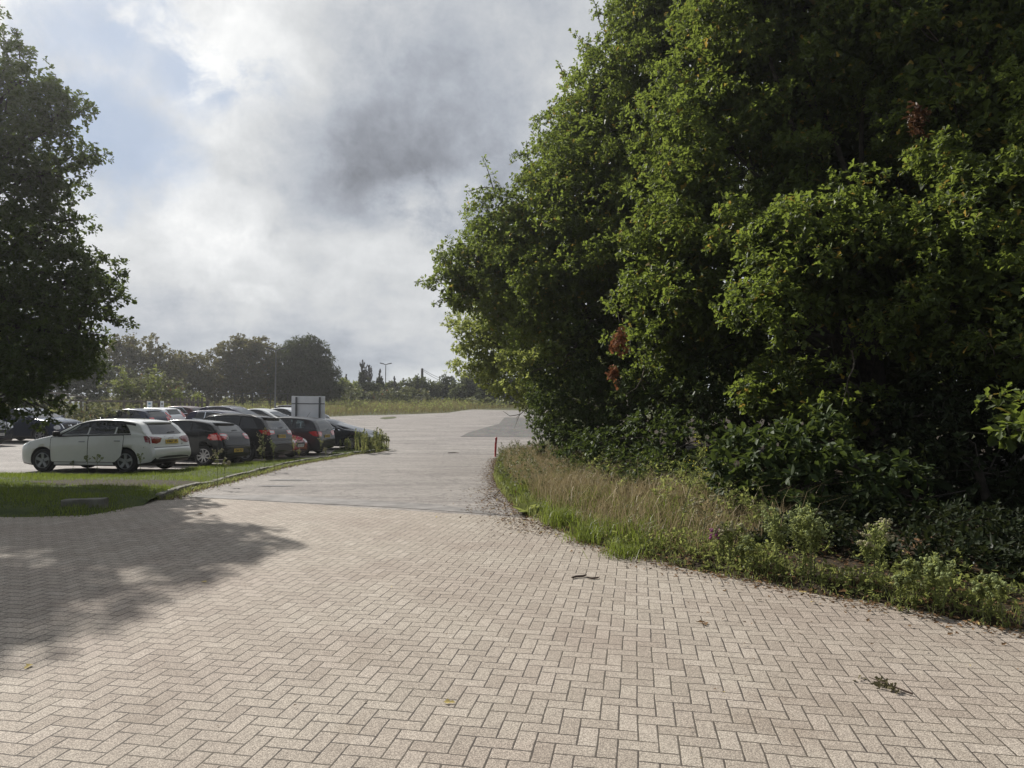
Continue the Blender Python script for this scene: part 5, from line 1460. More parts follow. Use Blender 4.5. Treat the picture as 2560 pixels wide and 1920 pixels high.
# dead brown sprays hanging in the oak
for k, (px, py, Y, rad, lab) in enumerate([(1552, 848, 13.0, 26, 'larger spray of dead orange brown oak leaves hanging above the grass bank'), (1532, 935, 13.0, 13, 'small spray of dead orange leaves below the larger one'), (2300, 290, 9.9, 28, 'dull brown dead spray high in the oak at the right')]):
    p = at(px, py, Y)
    r = np.random.default_rng(k + 5); n = int(10 + rad * .9)
    tp = np.array([rad * Y / F * .8, rad * Y / F * .8, rad * Y / F * 1.3]) * r.normal(size=(n, 3)) * .55
    P, D, N, S, T = rosettes(tp, unit(rand_dirs(n, r) + np.array([0, -.5, -.5])), r.uniform(0, 1, n), .11, 5, r)
    root = leaves_mesh('dead_foliage', P, D, N, S, T, OAKL, LM_DRY if k < 2 else LM_DULL)
    root.location = p; tag(root, lab, 'dead leaves', 'dead sprays in the oaks')

# bare twigs showing against the dark under the oaks
def twig_obj(name, pts_px, Y, r0, lab, branches=3, seed=1):
    rr = random.Random(seed); bm = bmesh.new()
    pts = [at(a, b, Y + rr.uniform(-.1, .1)) for a, b in pts_px]; o0 = pts[0]
    n = len(pts)
    tube(bm, [p - o0 for p in pts], [r0 * (1 - .7 * k / (n - 1)) for k in range(n)], 5)
    for k in range(branches):
        i = rr.randrange(1, n - 1) if n > 2 else 0
        s = pts[i]; e = s + Vector((rr.uniform(-.35, .35), rr.uniform(-.2, .2), rr.uniform(-.5, .05)))
        m = s.lerp(e, .5) + Vector((rr.uniform(-.06, .06), 0, rr.uniform(-.03, .06)))
        tube(bm, [s - o0, m - o0, e - o0], [r0 * .5, r0 * .35, r0 * .15], 4)
    o = from_bm(name, bm, M_TWIG, None, True); o.location = o0
    tag(o, lab, 'twig', 'bare twigs under the oaks')
twig_obj('bare_twig', [(2128, 875), (2136, 905), (2133, 920), (2120, 950), (2118, 975), (2126, 1010)], 10.3, .018, 'forked pale twig hanging in the dark gap under the middle oak', 4, 2)
twig_obj('bare_twig', [(2448, 825), (2470, 850), (2485, 880), (2492, 920)], 9.3, .016, 'pale dead twig slanting down at the right under the nearest oak', 1, 3)
twig_obj('bare_twig', [(1613, 915), (1605, 945), (1604, 960), (1612, 975)], 13.6, .014, 'short curved twig hanging beside the small orange leaf spray', 1, 4)
twig_obj('bare_twig', [(1330, 1010), (1300, 1036), (1275, 1040), (1258, 1028)], 22.5, .02, 'leafless drooping branch tip over the gravel strip', 3, 7)
twig_obj('bare_twig', [(1900, 690), (1930, 700), (1958, 710)], 12.0, .013, 'thin pale twig crossing the dark gap left of the acorn bough', 0, 9)
twig_obj('bare_branch', [(1480, 800), (1430, 880), (1400, 900), (1330, 930)], 18, .05, 'dark crooked bough showing under the leftmost oak', 5, 12)

# ---- left oak
bL = [bl(-15, 245, 82, 15), bl(55, 200, 55, 15), bl(60, 290, 70, 15), bl(130, 300, 58, 15), bl(165, 270, 45, 15), bl(30, 400, 100, 15), bl(120, 420, 70, 15), bl(170, 395, 42, 15),
      bl(80, 520, 85, 15.2), bl(20, 600, 110, 15), bl(120, 600, 60, 15), bl(80, 700, 90, 15), bl(170, 720, 75, 15), bl(235, 690, 42, 15), bl(245, 760, 55, 15), bl(130, 800, 90, 15), bl(215, 840, 60, 15),
      bl(40, 830, 110, 15), bl(110, 900, 90, 15), bl(180, 905, 55, 15.2), bl(30, 960, 80, 14.6), bl(100, 985, 50, 14.4), bl(-80, 450, 130, 15), bl(-100, 700, 150, 15), bl(-90, 900, 130, 14.6),
      bl(-230, 360, 150, 15.5), bl(-260, 600, 190, 15.5), bl(-260, 850, 170, 15.2), (-14.2, 15.2, 10.0, 1.8, 1.8, 1.5), (-12.7, 14.7, 9.7, 1.2, 1.2, .9), bl(-150, 985, 90, 13.8), bl(15, 1015, 45, 14.2)]
SL = [(at(205, 400, 15), at(262, 388, 15), 5), (at(160, 290, 15), at(138, 185, 15), 4), (at(190, 290, 15), at(232, 265, 15), 4), (at(140, 480, 15), at(178, 498, 15), 3), (at(140, 560, 15), at(198, 552, 15), 4),
      (at(260, 800, 15), at(340, 812, 15), 5), (at(270, 720, 15), at(315, 680, 15), 4), (at(270, 760, 15), at(312, 748, 15), 4), (at(50, 150, 15), at(42, 78, 15), 5), (at(20, 150, 15), at(8, 85, 15), 4), (at(180, 860, 15), at(262, 858, 15), 4), (at(90, 1010, 14.4), at(140, 1052, 14.3), 4), (at(60, 1020, 14.4), at(100, 1060, 14.3), 3), (at(120, 1000, 14.6), at(180, 1022, 14.6), 3), (at(0, 1030, 14.2), at(20, 1068, 14.1), 3)]
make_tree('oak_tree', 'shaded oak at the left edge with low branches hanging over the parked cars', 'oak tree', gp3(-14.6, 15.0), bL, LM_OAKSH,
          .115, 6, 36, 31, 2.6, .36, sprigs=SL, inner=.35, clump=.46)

# ---- trees and bushes beyond the car park
def ftree(name, lab, cat, blobs, mat, Yb, xb, leaf=.30, tip_d=5.0, seed=1, th=2.0, r0=.18, group=None, inner=.2, clump=.7, tmpl=QUADL, per=5, bark=None, fill=1.0):
    p = at(xb, 1000, Yb)
    return make_tree(name, lab, cat, (p.x, Yb, H(p.x, Yb)), blobs, mat, leaf, per, tip_d, seed, th, r0, tmpl=tmpl, inner=inner, clump=clump, group=group, bark=bark, fill=fill, nseg=5, n_main=8)
GB = 'trees along the back of the car park'
ftree('hawthorn_tree', 'brownish green tree just right of the left oak, sky showing through its stems', 'tree',
      [bl(320, 895, 42, 78), bl(360, 885, 42, 78), bl(285, 905, 42, 78), bl(400, 908, 40, 78), bl(345, 935, 50, 78), bl(265, 945, 42, 78), bl(420, 945, 40, 78), bl(312, 866, 24, 78), bl(370, 965, 46, 78), bl(300, 975, 45, 78), bl(350, 990, 40, 78), bl(420, 985, 40, 78)], LM_BGB, 78, 335, seed=41, group=GB, inner=.2)
ftree('hawthorn_tree', 'low brown green tree filling the dip between two taller ones behind the cars', 'tree',
      [bl(470, 912, 34, 82), bl(445, 935, 36, 82), bl(500, 935, 38, 82), bl(470, 960, 42, 82), bl(520, 960, 34, 82), bl(450, 985, 38, 82), bl(505, 985, 38, 82)], LM_BGB, 82, 475, seed=42, group=GB, inner=.3)
ftree('hawthorn_tree', 'wide rounded brown green tree left of the nearer lamp post', 'tree',
      [bl(600, 893, 46, 86), bl(560, 915, 44, 86), bl(650, 897, 46, 86), bl(630, 940, 58, 86), bl(560, 960, 50, 86), bl(690, 925, 42, 86), bl(665, 965, 50, 86), bl(600, 873, 24, 86), bl(640, 876, 28, 86), bl(610, 985, 50, 86), bl(690, 985, 40, 86), bl(540, 985, 36, 86)], LM_BGB, 86, 610, seed=43, group=GB, inner=.5, th=2.4)
ftree('willow_tree', 'dark pointed bushy tree right of the nearer lamp post', 'tree',
      [bl(765, 885, 36, 84), bl(745, 912, 40, 84), bl(795, 918, 40, 84), bl(770, 950, 58, 84), bl(812, 958, 34, 84), bl(728, 950, 38, 84), bl(760, 866, 20, 84), bl(738, 882, 22, 84), bl(787, 880, 22, 84), bl(716, 888, 17, 84), bl(770, 985, 56, 84), bl(825, 980, 26, 84), bl(715, 980, 34, 84)], LM_BGD, 84, 770, seed=44, group=GB, inner=.6, th=2.0, tmpl=LANCE, leaf=.45, tip_d=7)
ftree('dark_tree', 'dark tree seen under the left oak at the back of the car park', 'tree',
      [bl(120, 930, 60, 66), bl(200, 925, 55, 66), bl(50, 940, 60, 66), bl(245, 960, 40, 66), bl(160, 965, 50, 66), bl(-30, 930, 70, 66), bl(90, 885, 50, 66), bl(215, 895, 35, 66), bl(70, 985, 60, 66), bl(210, 985, 45, 66), bl(-20, 985, 60, 66)], LM_BGD, 66, 150, seed=45, group=GB, inner=.5)
GF = 'distant bushes beyond the meadow'
far = [
 ('scrub_bush', 'pale green bush right of the pointed willow tree', [bl(855, 970, 24, 95), bl(880, 965, 20, 95), bl(860, 950, 14, 95), bl(835, 975, 18, 95)], LM_PALE, 95, 860),
 ('scrub_bush', 'dark bush at the foot of the bare trees', [bl(925, 960, 22, 100), bl(900, 970, 24, 100), bl(945, 972, 20, 100)], LM_BGG, 100, 920),
 ('scrub_bush', 'low green bush behind the farther lamp post', [bl(965, 970, 20, 104), bl(990, 968, 20, 104), bl(975, 955, 13, 104)], LM_BGG, 104, 975),
 ('scrub_bush', 'wide feathery green bush left of the telegraph pole', [bl(1020, 962, 22, 106), bl(1048, 960, 26, 106), bl(1080, 962, 22, 106), bl(1050, 945, 14, 106)], LM_BGG, 106, 1045),
 ('scrub_bush', 'round crowned tree right of the telegraph pole', [bl(1115, 950, 18, 108), bl(1115, 968, 22, 108), bl(1100, 980, 20, 108), bl(1135, 975, 18, 108)], LM_BGD, 108, 1115),
 ('scrub_bush', 'dark green tree against the overhanging ash leaves', [bl(1160, 965, 28, 104), bl(1190, 955, 30, 104), bl(1145, 985, 22, 104), bl(1175, 940, 18, 104), bl(1200, 985, 26, 104)], LM_BGG, 104, 1170),
 ('scrub_bush', 'tall dark tree at the head of the gravel strip', [bl(1230, 950, 36, 96), bl(1260, 975, 34, 96), bl(1225, 985, 26, 96), bl(1300, 960, 40, 96), bl(1340, 980, 34, 96), bl(1205, 930, 16, 96)], LM_BGD, 96, 1250),
]
for k, (nm, lab, bb, mt, Yb, xb) in enumerate(far):
    bb = [(b_[0], b_[1], b_[2] - .75, b_[3], b_[4], b_[5]) for b_ in bb]
    bb = bb + [(b_[0], b_[1], b_[2] - b_[5] * .9, b_[3], b_[4], b_[5]) for b_ in bb if b_[2] > 3.2]
    ftree(nm, lab, 'bush', bb, mt, Yb, xb, leaf=.34, tip_d=5, seed=60 + k, th=1.4, r0=.12, group=GF, inner=.3, clump=.45)
# bramble mounds
GM = 'bramble mounds beyond the fence'
mounds = [
 ('large silvery bramble mound behind the wooden fence', [bl(330, 975, 40, 50), bl(380, 972, 42, 50), bl(430, 985, 34, 50), bl(290, 990, 34, 50), bl(360, 1000, 40, 50), bl(460, 998, 26, 50)], 50, 370, 71),
 ('low bramble patch between the dark cars and the left end of the fence', [bl(175, 1045, 28, 36.5), bl(210, 1040, 30, 36.5), bl(250, 1042, 30, 36.5), bl(290, 1050, 24, 36.5), bl(150, 1030, 20, 36.5)], 36.5, 210, 72),
 ('grey brown bramble mound at the foot of the farther lamp post', [bl(950, 992, 16, 94), bl(985, 990, 18, 94), bl(1020, 992, 20, 94), bl(1055, 992, 18, 94), bl(925, 997, 12, 94)], 94, 990, 73),
 ('bramble tangle under the dark trees left of the gravel strip', [bl(1215, 1008, 12, 88), bl(1180, 1006, 12, 88), bl(1245, 1012, 14, 88)], 88, 1210, 74),
 ('bramble bush by the white signboard', [bl(860, 985, 18, 86), bl(890, 990, 16, 86), bl(830, 985, 16, 86)], 86, 860, 75),
]
for lab, bb, Yb, xb, sd in mounds:
    ftree('bramble_mound', lab, 'bramble', bb, LM_BRAM, Yb, xb, leaf=.16 if Yb < 60 else .3, tip_d=7 if Yb < 60 else 3, seed=sd, th=.4, r0=.03, group=GM, inner=.3, clump=.35 if Yb < 60 else .55, tmpl=QUADL)
# saplings by the fence
for k, (px, top, wid, lab) in enumerate([(306, 918, 26, 'pale green sapling left of the other, above the bramble mound'), (386, 918, 24, 'pale green pointed sapling in the middle of the bramble mound'), (497, 985, 22, 'yellow green low sapling near the right end of the fence'), (443, 975, 16, 'small yellow green bush just left of the low sapling')]):
    Yb = 49; bb = []
    steps = 5
    for q in range(steps):
        f = q / (steps - 1)
        bb.append(bl(px + (q % 2 - .5) * wid * .3, top + 8 + f * 55 * (1 if k < 2 else .5), wid * (.25 + .5 * f), Yb))
    ftree('sapling', lab, 'sapling', bb, LM_PALE, Yb, px, leaf=.17, tip_d=5.5, seed=80 + k, th=1.2, r0=.04, group='saplings by the wooden fence', inner=.2, clump=.3)

# bare and ivy clad trees in the distance
def bare(px, top, basey, Y, seed, lab, ivy=False, w=1.0):
    rr = random.Random(seed); b = at(px, basey, Y); t_ = at(px + 1, top, Y); h = (t_ - b).length
    root = empty('bare_tree', (b.x, Y, H(b.x, Y)), 0, lab, 'bare tree', 'bare trees on the skyline'); o0 = root.location
    bm = bmesh.new()
    tube(bm, [Vector(b) - o0 + Vector((0, 0, -1)), b.lerp(t_, .5) - o0 + Vector((rr.uniform(-.1, .1), 0, 0)), t_ - o0], [.24, .16, .07], 5)
    for k in range(22):
        f = rr.uniform(.25, .97); s = b.lerp(t_, f) - o0; a = rr.uniform(0, 6.28); L = h * (1.1 - f) * rr.uniform(.3, .6) * w
        e = s + Vector((math.cos(a) * L * .55, math.sin(a) * L * .55, L * .85)); m = s.lerp(e, .5) + Vector((math.cos(a), math.sin(a), -.4)) * L * .12
        tube(bm, [s, m, e], [.09, .07, .05], 4)
        for j in range(2):
            s2 = m.lerp(e, rr.random()); e2 = s2 + Vector((rr.uniform(-.4, .4), rr.uniform(-.4, .4), rr.uniform(.3, .9))) * L * .4
            tube(bm, [s2, e2], [.05, .035], 3)
    from_bm('trunk', bm, M_GREYB, root)
    if ivy:
        n = 240; r = np.random.default_rng(seed)
        f = r.uniform(0, .62, n); a = r.uniform(0, 6.28, n); rad = .55 * (1.15 - f)
        tp = np.stack([np.cos(a) * rad, np.sin(a) * rad, f * h], 1) + np.array(Vector(b) - o0)
        P, D, N, S, T = rosettes(tp, unit(np.stack([np.cos(a), np.sin(a), a * 0], 1)), r.uniform(0, 1, n), .3, 5, r)
        leaves_mesh('crown', P, D, N, S, T, QUADL, LM_BGD, root)
bare(905, 899, 985, 100, 1, 'tallest bare tree on the skyline, ivy on its lower trunk', True)
bare(922, 912, 985, 101, 2, 'slim bare tree just right of the tallest bare tree')
bare(949, 922, 985, 101, 3, 'bare tree with dense ivy column near the farther lamp post', True, .6)
bare(864, 935, 985, 99, 4, 'short bare tree over the pale bush', False, .8)
bare(985, 940, 985, 103, 5, 'small bare tree right of the farther lamp post', False, .6)
# ------------------------------------------------------------------ grass, weeds, litter
GM_LAWN = leaf_mat('lawn_grass', (.070, .092, .022), (.155, .185, .045), (.26, .33, .05), .38, .04)
GM_TALL = leaf_mat('tall_grass', (.12, .15, .045), (.23, .25, .09), (.42, .46, .14), .35, .04)
GM_DRY = leaf_mat('dry_grass', (.22, .165, .09), (.42, .34, .20), (.40, .33, .18), .3, .02)
GM_MEAD = leaf_mat('meadow_grass', (.085, .078, .035), (.30, .24, .12), (.30, .27, .12), .3, .02)
LM_LITTER = leaf_mat('fallen_leaf', (.075, .045, .025), (.20, .12, .06), (.1, .07, .04), .1, .03, (.42, .34, .14))

def in_poly(X, Y, poly):
    c = np.zeros(len(X), bool); n = len(poly)
    for i in range(n):
        x1, y1 = poly[i]; x2, y2 = poly[(i + 1) % n]
        cond = ((y1 > Y) != (y2 > Y)) & (X < (x2 - x1) * (Y - y1) / ((y2 - y1) + 1e-12) + x1)
        c ^= cond
    return c

def scatter(poly, n, r, weight=None):
    xs = [p[0] for p in poly]; ys = [p[1] for p in poly]
    out = []; tot = 0
    while tot < n:
        X = r.uniform(min(xs), max(xs), n * 2); Y = r.uniform(min(ys), max(ys), n * 2)
        k = in_poly(X, Y, poly)
        if weight is not None: k &= r.uniform(0, 1, len(X)) < weight(X, Y)
        out.append(np.stack([X[k], Y[k]], 1)); tot += k.sum()
        if len(out) > 60: break
    return np.concatenate(out)[:n]

BL3 = (np.array([(0, -.5, 0), (0, .5, 0), (1, 0, 0)]), None)
def blades(name, xy, zf, hgt, wid, lean, r, mat, parent=None, seg2=True, tint=None):
    n = len(xy)
    Z = np.array([zf(x, y) for x, y in xy]) - .01
    base = np.column_stack([xy, Z])
    a = r.uniform(0, 2 * np.pi, n); ld = np.stack([np.cos(a), np.sin(a), a * 0], 1)
    b = r.uniform(0, 2 * np.pi, n); sd = np.stack([np.cos(b), np.sin(b), b * 0], 1)
    h = hgt * r.uniform(.5, 1.25, n)[:, None] if np.isscalar(hgt) else (hgt * r.uniform(.6, 1.2, n))[:, None]
    L = lean * r.uniform(.2, 1.2, n)[:, None]
    w = wid * r.uniform(.6, 1.3, n)[:, None]
    p0 = base - sd * w / 2; p1 = base + sd * w / 2
    up = np.array([0, 0, 1.0])
    if seg2:
        m = base + up * h * .6 + ld * h * L * .3
        m0 = m - sd * w * .38; m1 = m + sd * w * .38
        tp = base + up * h * (1 - .25 * L) + ld * h * L
        V = np.stack([p0, p1, m1, m0, tp], 1); k = 5
        fs = [np.array([[0, 1, 2, 3]]), np.array([[3, 2, 4]])]
    else:
        tp = base + up * h + ld * h * L
        V = np.stack([p0, p1, tp], 1); k = 3; fs = [np.array([[0, 1, 2]])]
    if tint is None: tint = r.uniform(0, 1, n)
    T = np.repeat(np.stack([tint, r.uniform(0, .9, n), tint * 0, tint * 0 + 1], 1), k, axis=0)
    faces = [np.arange(n)[:, None] * k + f[0][None, :] for f in fs]
    return np_mesh(name, V.reshape(-1, 3), faces, mat, parent, T)

r = np.random.default_rng(21)
# left verge lawn
vg = verge
xy = scatter(vg, 52000, r, lambda X, Y: np.clip((24 - Y) / 12, .25, 1))
# thin out on the bare strip
bare_p = G((60, 1213), (200, 1208), (400, 1209), (510, 1214), (470, 1225), (330, 1225), (150, 1221))
k = in_poly(xy[:, 0], xy[:, 1], bare_p); keep = ~k | (r.uniform(0, 1, len(xy)) < .10)
xy = xy[keep]
lt = .45 + .28 * np.sin(xy[:, 0] * 2.1 + 1) * np.sin(xy[:, 1] * 2.7) + .2 * np.sin(xy[:, 0] * 5.3) * np.sin(xy[:, 1] * 6.1 + 2)
o = blades('lawn_grass', xy, zverge, .075 * (1 + .5 * (lt - .45) / .3), .011, .6, r, GM_LAWN, seg2=False, tint=np.clip(lt + r.normal(0, .22, len(xy)), 0, 1)); tag(o, 'short green grass covering the left verge', 'grass', kind='stuff')
# ragged grass along the car side of the verge and the kerb edge
edge = []
bk = [(-24, 20), (-10.1, 17.4), (-9.15, 18.7), (-8.3, 24), (-7.3, 26.5)]
for (a, b) in zip(bk, bk[1:]):
    n = int(1000 * math.dist(a, b)); t_ = r.uniform(0, 1, n)[:, None]
    edge.append(np.array(a) * (1 - t_) + np.array(b) * t_ + r.normal(0, .13, (n, 2)))
e1 = np.concatenate(edge)
o = blades('verge_edge_grass', e1, zverge, .085, .009, .7, r, GM_LAWN); tag(o, 'longer ragged grass along the back edge of the left verge by the cars', 'grass', kind='stuff')
edge = []
for a, b in zip(kb, kb[1:]):
    n = int(420 * math.dist(a, b)); t_ = r.uniform(0, 1, n)[:, None]
    d = np.array([b[1] - a[1], -(b[0] - a[0])]); d = d / np.linalg.norm(d)
    edge.append(np.array(a) * (1 - t_) + np.array(b) * t_ + d * np.abs(r.normal(.0, .14, (n, 1))) - d * .06)
e2 = np.concatenate(edge)
o = blades('kerb_weeds', e2, lambda x, y: H(x, y), .12, .014, 1.0, r, GM_TALL); tag(o, 'weedy tufts growing along the foot of the left kerb', 'weeds', kind='stuff')

# right verge: zones between drive edge and trees
vr3 = vr
near_line = list(reversed(er)) + vr3[1:]
def off(line, d):
    out = []
    for i, p in enumerate(line):
        a = line[max(0, i - 1)]; b = line[min(len(line) - 1, i + 1)]
        t_ = np.array([b[0] - a[0], b[1] - a[1]]); t_ /= np.linalg.norm(t_)
        out.append((p[0] - t_[1] * d, p[1] + t_[0] * d))
    return out
def band(d0, d1, i0=0, i1=None):
    L = near_line[i0:i1]
    a = off(L, d0); b = off(L, d1)
    return a + b[::-1]
NL = len(near_line)
# green fringe
P_ = band(.05, .75)
xy = scatter(P_, 13000, r)
hh = .13 + .09 * np.sin(xy[:, 0] * 7.3) * np.cos(xy[:, 1] * 5.1)
hh = np.where(xy[:, 0] > 1.2, hh * .55, hh)
o = blades('verge_grass', xy, zvr, np.clip(hh, .06, .3), .010, .9, r, GM_TALL, tint=np.clip(r.normal(.35, .25, len(xy)), 0, 1)); tag(o, 'green grass fringe along the right edge of the drive and paving', 'grass', kind='stuff')
P_ = band(.15, 1.5, 0, 9)
xy = scatter(P_, 12000, r)
hh = .24 + .14 * np.sin(xy[:, 0] * 3.3 + 1) * np.cos(xy[:, 1] * 2.1)
o = blades('green_bank_grass', xy, zvr, hh, .009, .8, r, GM_LAWN); tag(o, 'longer green grass on the right bank', 'grass', kind='stuff')
# dry tall stalks on the bank
P_ = band(.35, 2.4, 0, 10)
xy = scatter(P_, 16000, r)
hh = .46 + .16 * np.sin(xy[:, 0] * 2.3) * np.cos(xy[:, 1] * 1.7) + .10 * np.sin(xy[:, 0] * 6.1 + 1) * np.sin(xy[:, 1] * 4.3)
hh = np.where(xy[:, 1] < 9.5, hh * .72, hh)
o = blades('dry_bank_grass', xy, zvr, hh, .0075, .75, r, GM_DRY, tint=np.clip(r.normal(.45, .3, len(xy)), 0, 1)); tag(o, 'tall dry straw coloured grass on the right bank below the oak', 'grass', kind='stuff')
xy = scatter(band(.3, 2.6, 0, 11), 1300, r)
o = blades('bent_grass_stalks', xy, zvr, .62, .006, 1.5, r, GM_DRY, tint=r.uniform(.6, 1, len(xy))); tag(o, 'long bent straw coloured stalks sticking out of the right bank', 'grass', kind='stuff')
# small leafy ground cover (nettles, bramble, seedlings)
def cover(name, poly, n, hz, leaf, mat, lab, r, tmpl=OVAL, per=5):
    xy = scatter(poly, n, r); Z = np.array([zvr(x, y) for x, y in xy])
    f = r.uniform(0, 1, n) ** 1.3
    keep = np.sin(xy[:, 0] * 3.1 + 2) * np.sin(xy[:, 1] * 2.7 + xy[:, 0]) > -.35 + r.normal(0, .2, n); xy = xy[keep]; Z = Z[keep]; f = f[keep]; n = len(xy)
    lump = .55 + .45 * np.sin(xy[:, 0] * 4.1 + 1) * np.sin(xy[:, 1] * 3.7)
    tp = np.column_stack([xy, Z + .02 + f * hz * lump])
    td = unit(rand_dirs(n, r) + np.array([0, 0, 1.0]))
    P, D, N, S, T = rosettes(tp, td, r.uniform(0, 1, n), leaf, per, r)
    o = leaves_mesh(name, P, D, N, S, T, tmpl, mat); tag(o, lab, 'undergrowth', kind='stuff')
LM_NETT = leaf_mat('nettle_leaf', (.085, .10, .038), (.165, .185, .07), (.38, .42, .12), .45, .02)
cover('nettle_undergrowth', band(.12, 1.2, 7), 1500, .20, .045, LM_NETT, 'low leafy weeds and nettles in front of the shrubs along the paving', r)
cover('bramble_undergrowth', band(.1, 2.2, 0, 5), 5200, .70, .055, LM_BRAM, 'bramble and fine leaved weeds heaped beside the red post', r)
cover('shade_toned_undergrowth', band(1.0, 3.4, 9), 2600, .38, .075, LM_SHADE_TINT, 'undergrowth at the foot of the shrubs, shade put into its dark leaf colour', r)
cover('bank_undergrowth', band(1.5, 3.6, 3, 10), 3600, .60, .06, LM_NETT, 'weedy undergrowth behind the dry grass', r)

# meadow beyond the car park
md = G((1236, 1022), (1180, 1023), (1120, 1031), (1000, 1035.5), (900, 1037.5), (815, 1041)) + [(-21, 52.3), (-28, 43.3), (-46, 38.5), (-70, 70), (-60, 112), (0, 112), (12, 105), (9, 84), (4, 84)]
def zg(x, y): return H(x, y) - .03
xy = scatter(md, 60000, r, lambda X, Y: np.clip(1.25 - (Y - 45) / 90, .3, 1))
lum = np.sin(xy[:, 0] * .55 + 2) * np.cos(xy[:, 1] * .31 + 1) + .5 * np.sin(xy[:, 0] * 1.7) * np.sin(xy[:, 1] * 1.1)
hh = .62 + .28 * lum
o = blades('meadow_grass', xy, zg, np.clip(hh, .25, 1.1), .05, .45, r, GM_MEAD, seg2=False, tint=np.clip(.45 + .35 * lum + .35 * np.sin(xy[:, 0] * 5.1 + xy[:, 1] * .7) * np.sin(xy[:, 1] * 1.9) + r.normal(0, .15, len(xy)), 0, 1))
tag(o, 'tall dry meadow grass and weeds beyond the car park', 'meadow', kind='stuff')
xy = scatter(md, 9000, r)
P, D, N, S, T = rosettes(np.column_stack([xy, [zg(x, y) for x, y in xy] + r.uniform(.1, .8, len(xy))]), unit(rand_dirs(len(xy), r) + np.array([0, 0, .8])), r.uniform(0, 1, len(xy)), .17, 4, r)
o = leaves_mesh('meadow_weeds', P, D, N, S, T, QUADL, GM_TALL); tag(o, 'green leafy weeds among the meadow grass', 'weeds', kind='stuff')

# leaf litter
def litter(name, poly, n, size, lab, zf, r, sp=None):
    xy = scatter(poly, n, r) if sp is None else sp
    n = len(xy)
    a = r.uniform(0, 6.28, n); D = np.stack([np.cos(a), np.sin(a), r.uniform(-.3, .3, n)], 1)
    N = unit(np.array([0, 0, 1.0]) + rand_dirs(n, r) * .45)
    P = np.column_stack([xy, [zf(x, y) for x, y in xy] + r.uniform(.004, .02, n)])
    S = size * r.uniform(.3, 1.3, n)
    T = np.stack([r.uniform(0, 1, n) ** 1.3, r.uniform(0, 1, n), a * 0, a * 0 + 1], 1)
    o = leaves_mesh(name, P, D, N, S, T, OAKL, LM_LITTER); tag(o, lab, 'leaf litter', kind='stuff')
zp = lambda x, y: H(x, y) + .012
# litter concentrated along the right edge, falling off outwards
pts = []
for i in range(len(near_line) - 1):
    a = np.array(near_line[i]); b = np.array(near_line[i + 1]); L = np.linalg.norm(b - a)
    dens = 300 if i < 4 else (420 if i < 6 else 230)
    n = int(dens * L); t_ = r.uniform(0, 1, n)[:, None]; tn = (b - a) / L; nrm = np.array([tn[1], -tn[0]])
    w_ = .35 if i in (3, 4, 5) else .17
    pts.append(a * (1 - t_) + b * t_ + nrm * (np.abs(r.normal(0, w_, (n, 1))) - .12))
litter('leaf_litter', None, 0, .042, 'brown fallen leaves gathered along the right edge of the drive and paving', zp, r, sp=np.concatenate(pts))
pts = []
for i in range(len(near_line) - 1):
    a = np.array(near_line[i]); b = np.array(near_line[i + 1]); L = np.linalg.norm(b - a)
    n = int((26 if i > 4 else 10) * L); t_ = r.uniform(0, 1, n)[:, None]; tn = (b - a) / L; nrm = np.array([tn[1], -tn[0]])
    pts.append(a * (1 - t_) + b * t_ + nrm * np.abs(r.exponential(.55, (n, 1))))
litter('leaf_debris', None, 0, .026, 'scattered dark leaf scraps on the block paving', zp, r, sp=np.concatenate(pts))
litter('litter_on_soil', band(.1, 2.4, 5), 5000, .06, 'dead leaves lying under the shrubs', lambda x, y: zvr(x, y) + .004, r)
pts = []
for a, b in zip(kb, kb[1:]):
    a = np.array(a); b = np.array(b); L = np.linalg.norm(b - a); n = int(220 * L); t_ = r.uniform(0, 1, n)[:, None]; tn = (b - a) / L; nrm = np.array([tn[1], -tn[0]])
    pts.append(a * (1 - t_) + b * t_ + nrm * (np.abs(r.normal(0, .16, (n, 1))) + .03))
litter('kerb_litter', None, 0, .055, 'dead leaves and grit lying along the foot of the left kerb', zp, r, sp=np.concatenate(pts))
pp = G((300, 1300), (700, 1262), (1300, 1330), (2000, 1560), (2300, 1900), (300, 1900))
litter('paving_specks', pp, 150, .018, 'tiny dark scraps dotted over the paving', lambda x, y: H(x, y) + .009, r)

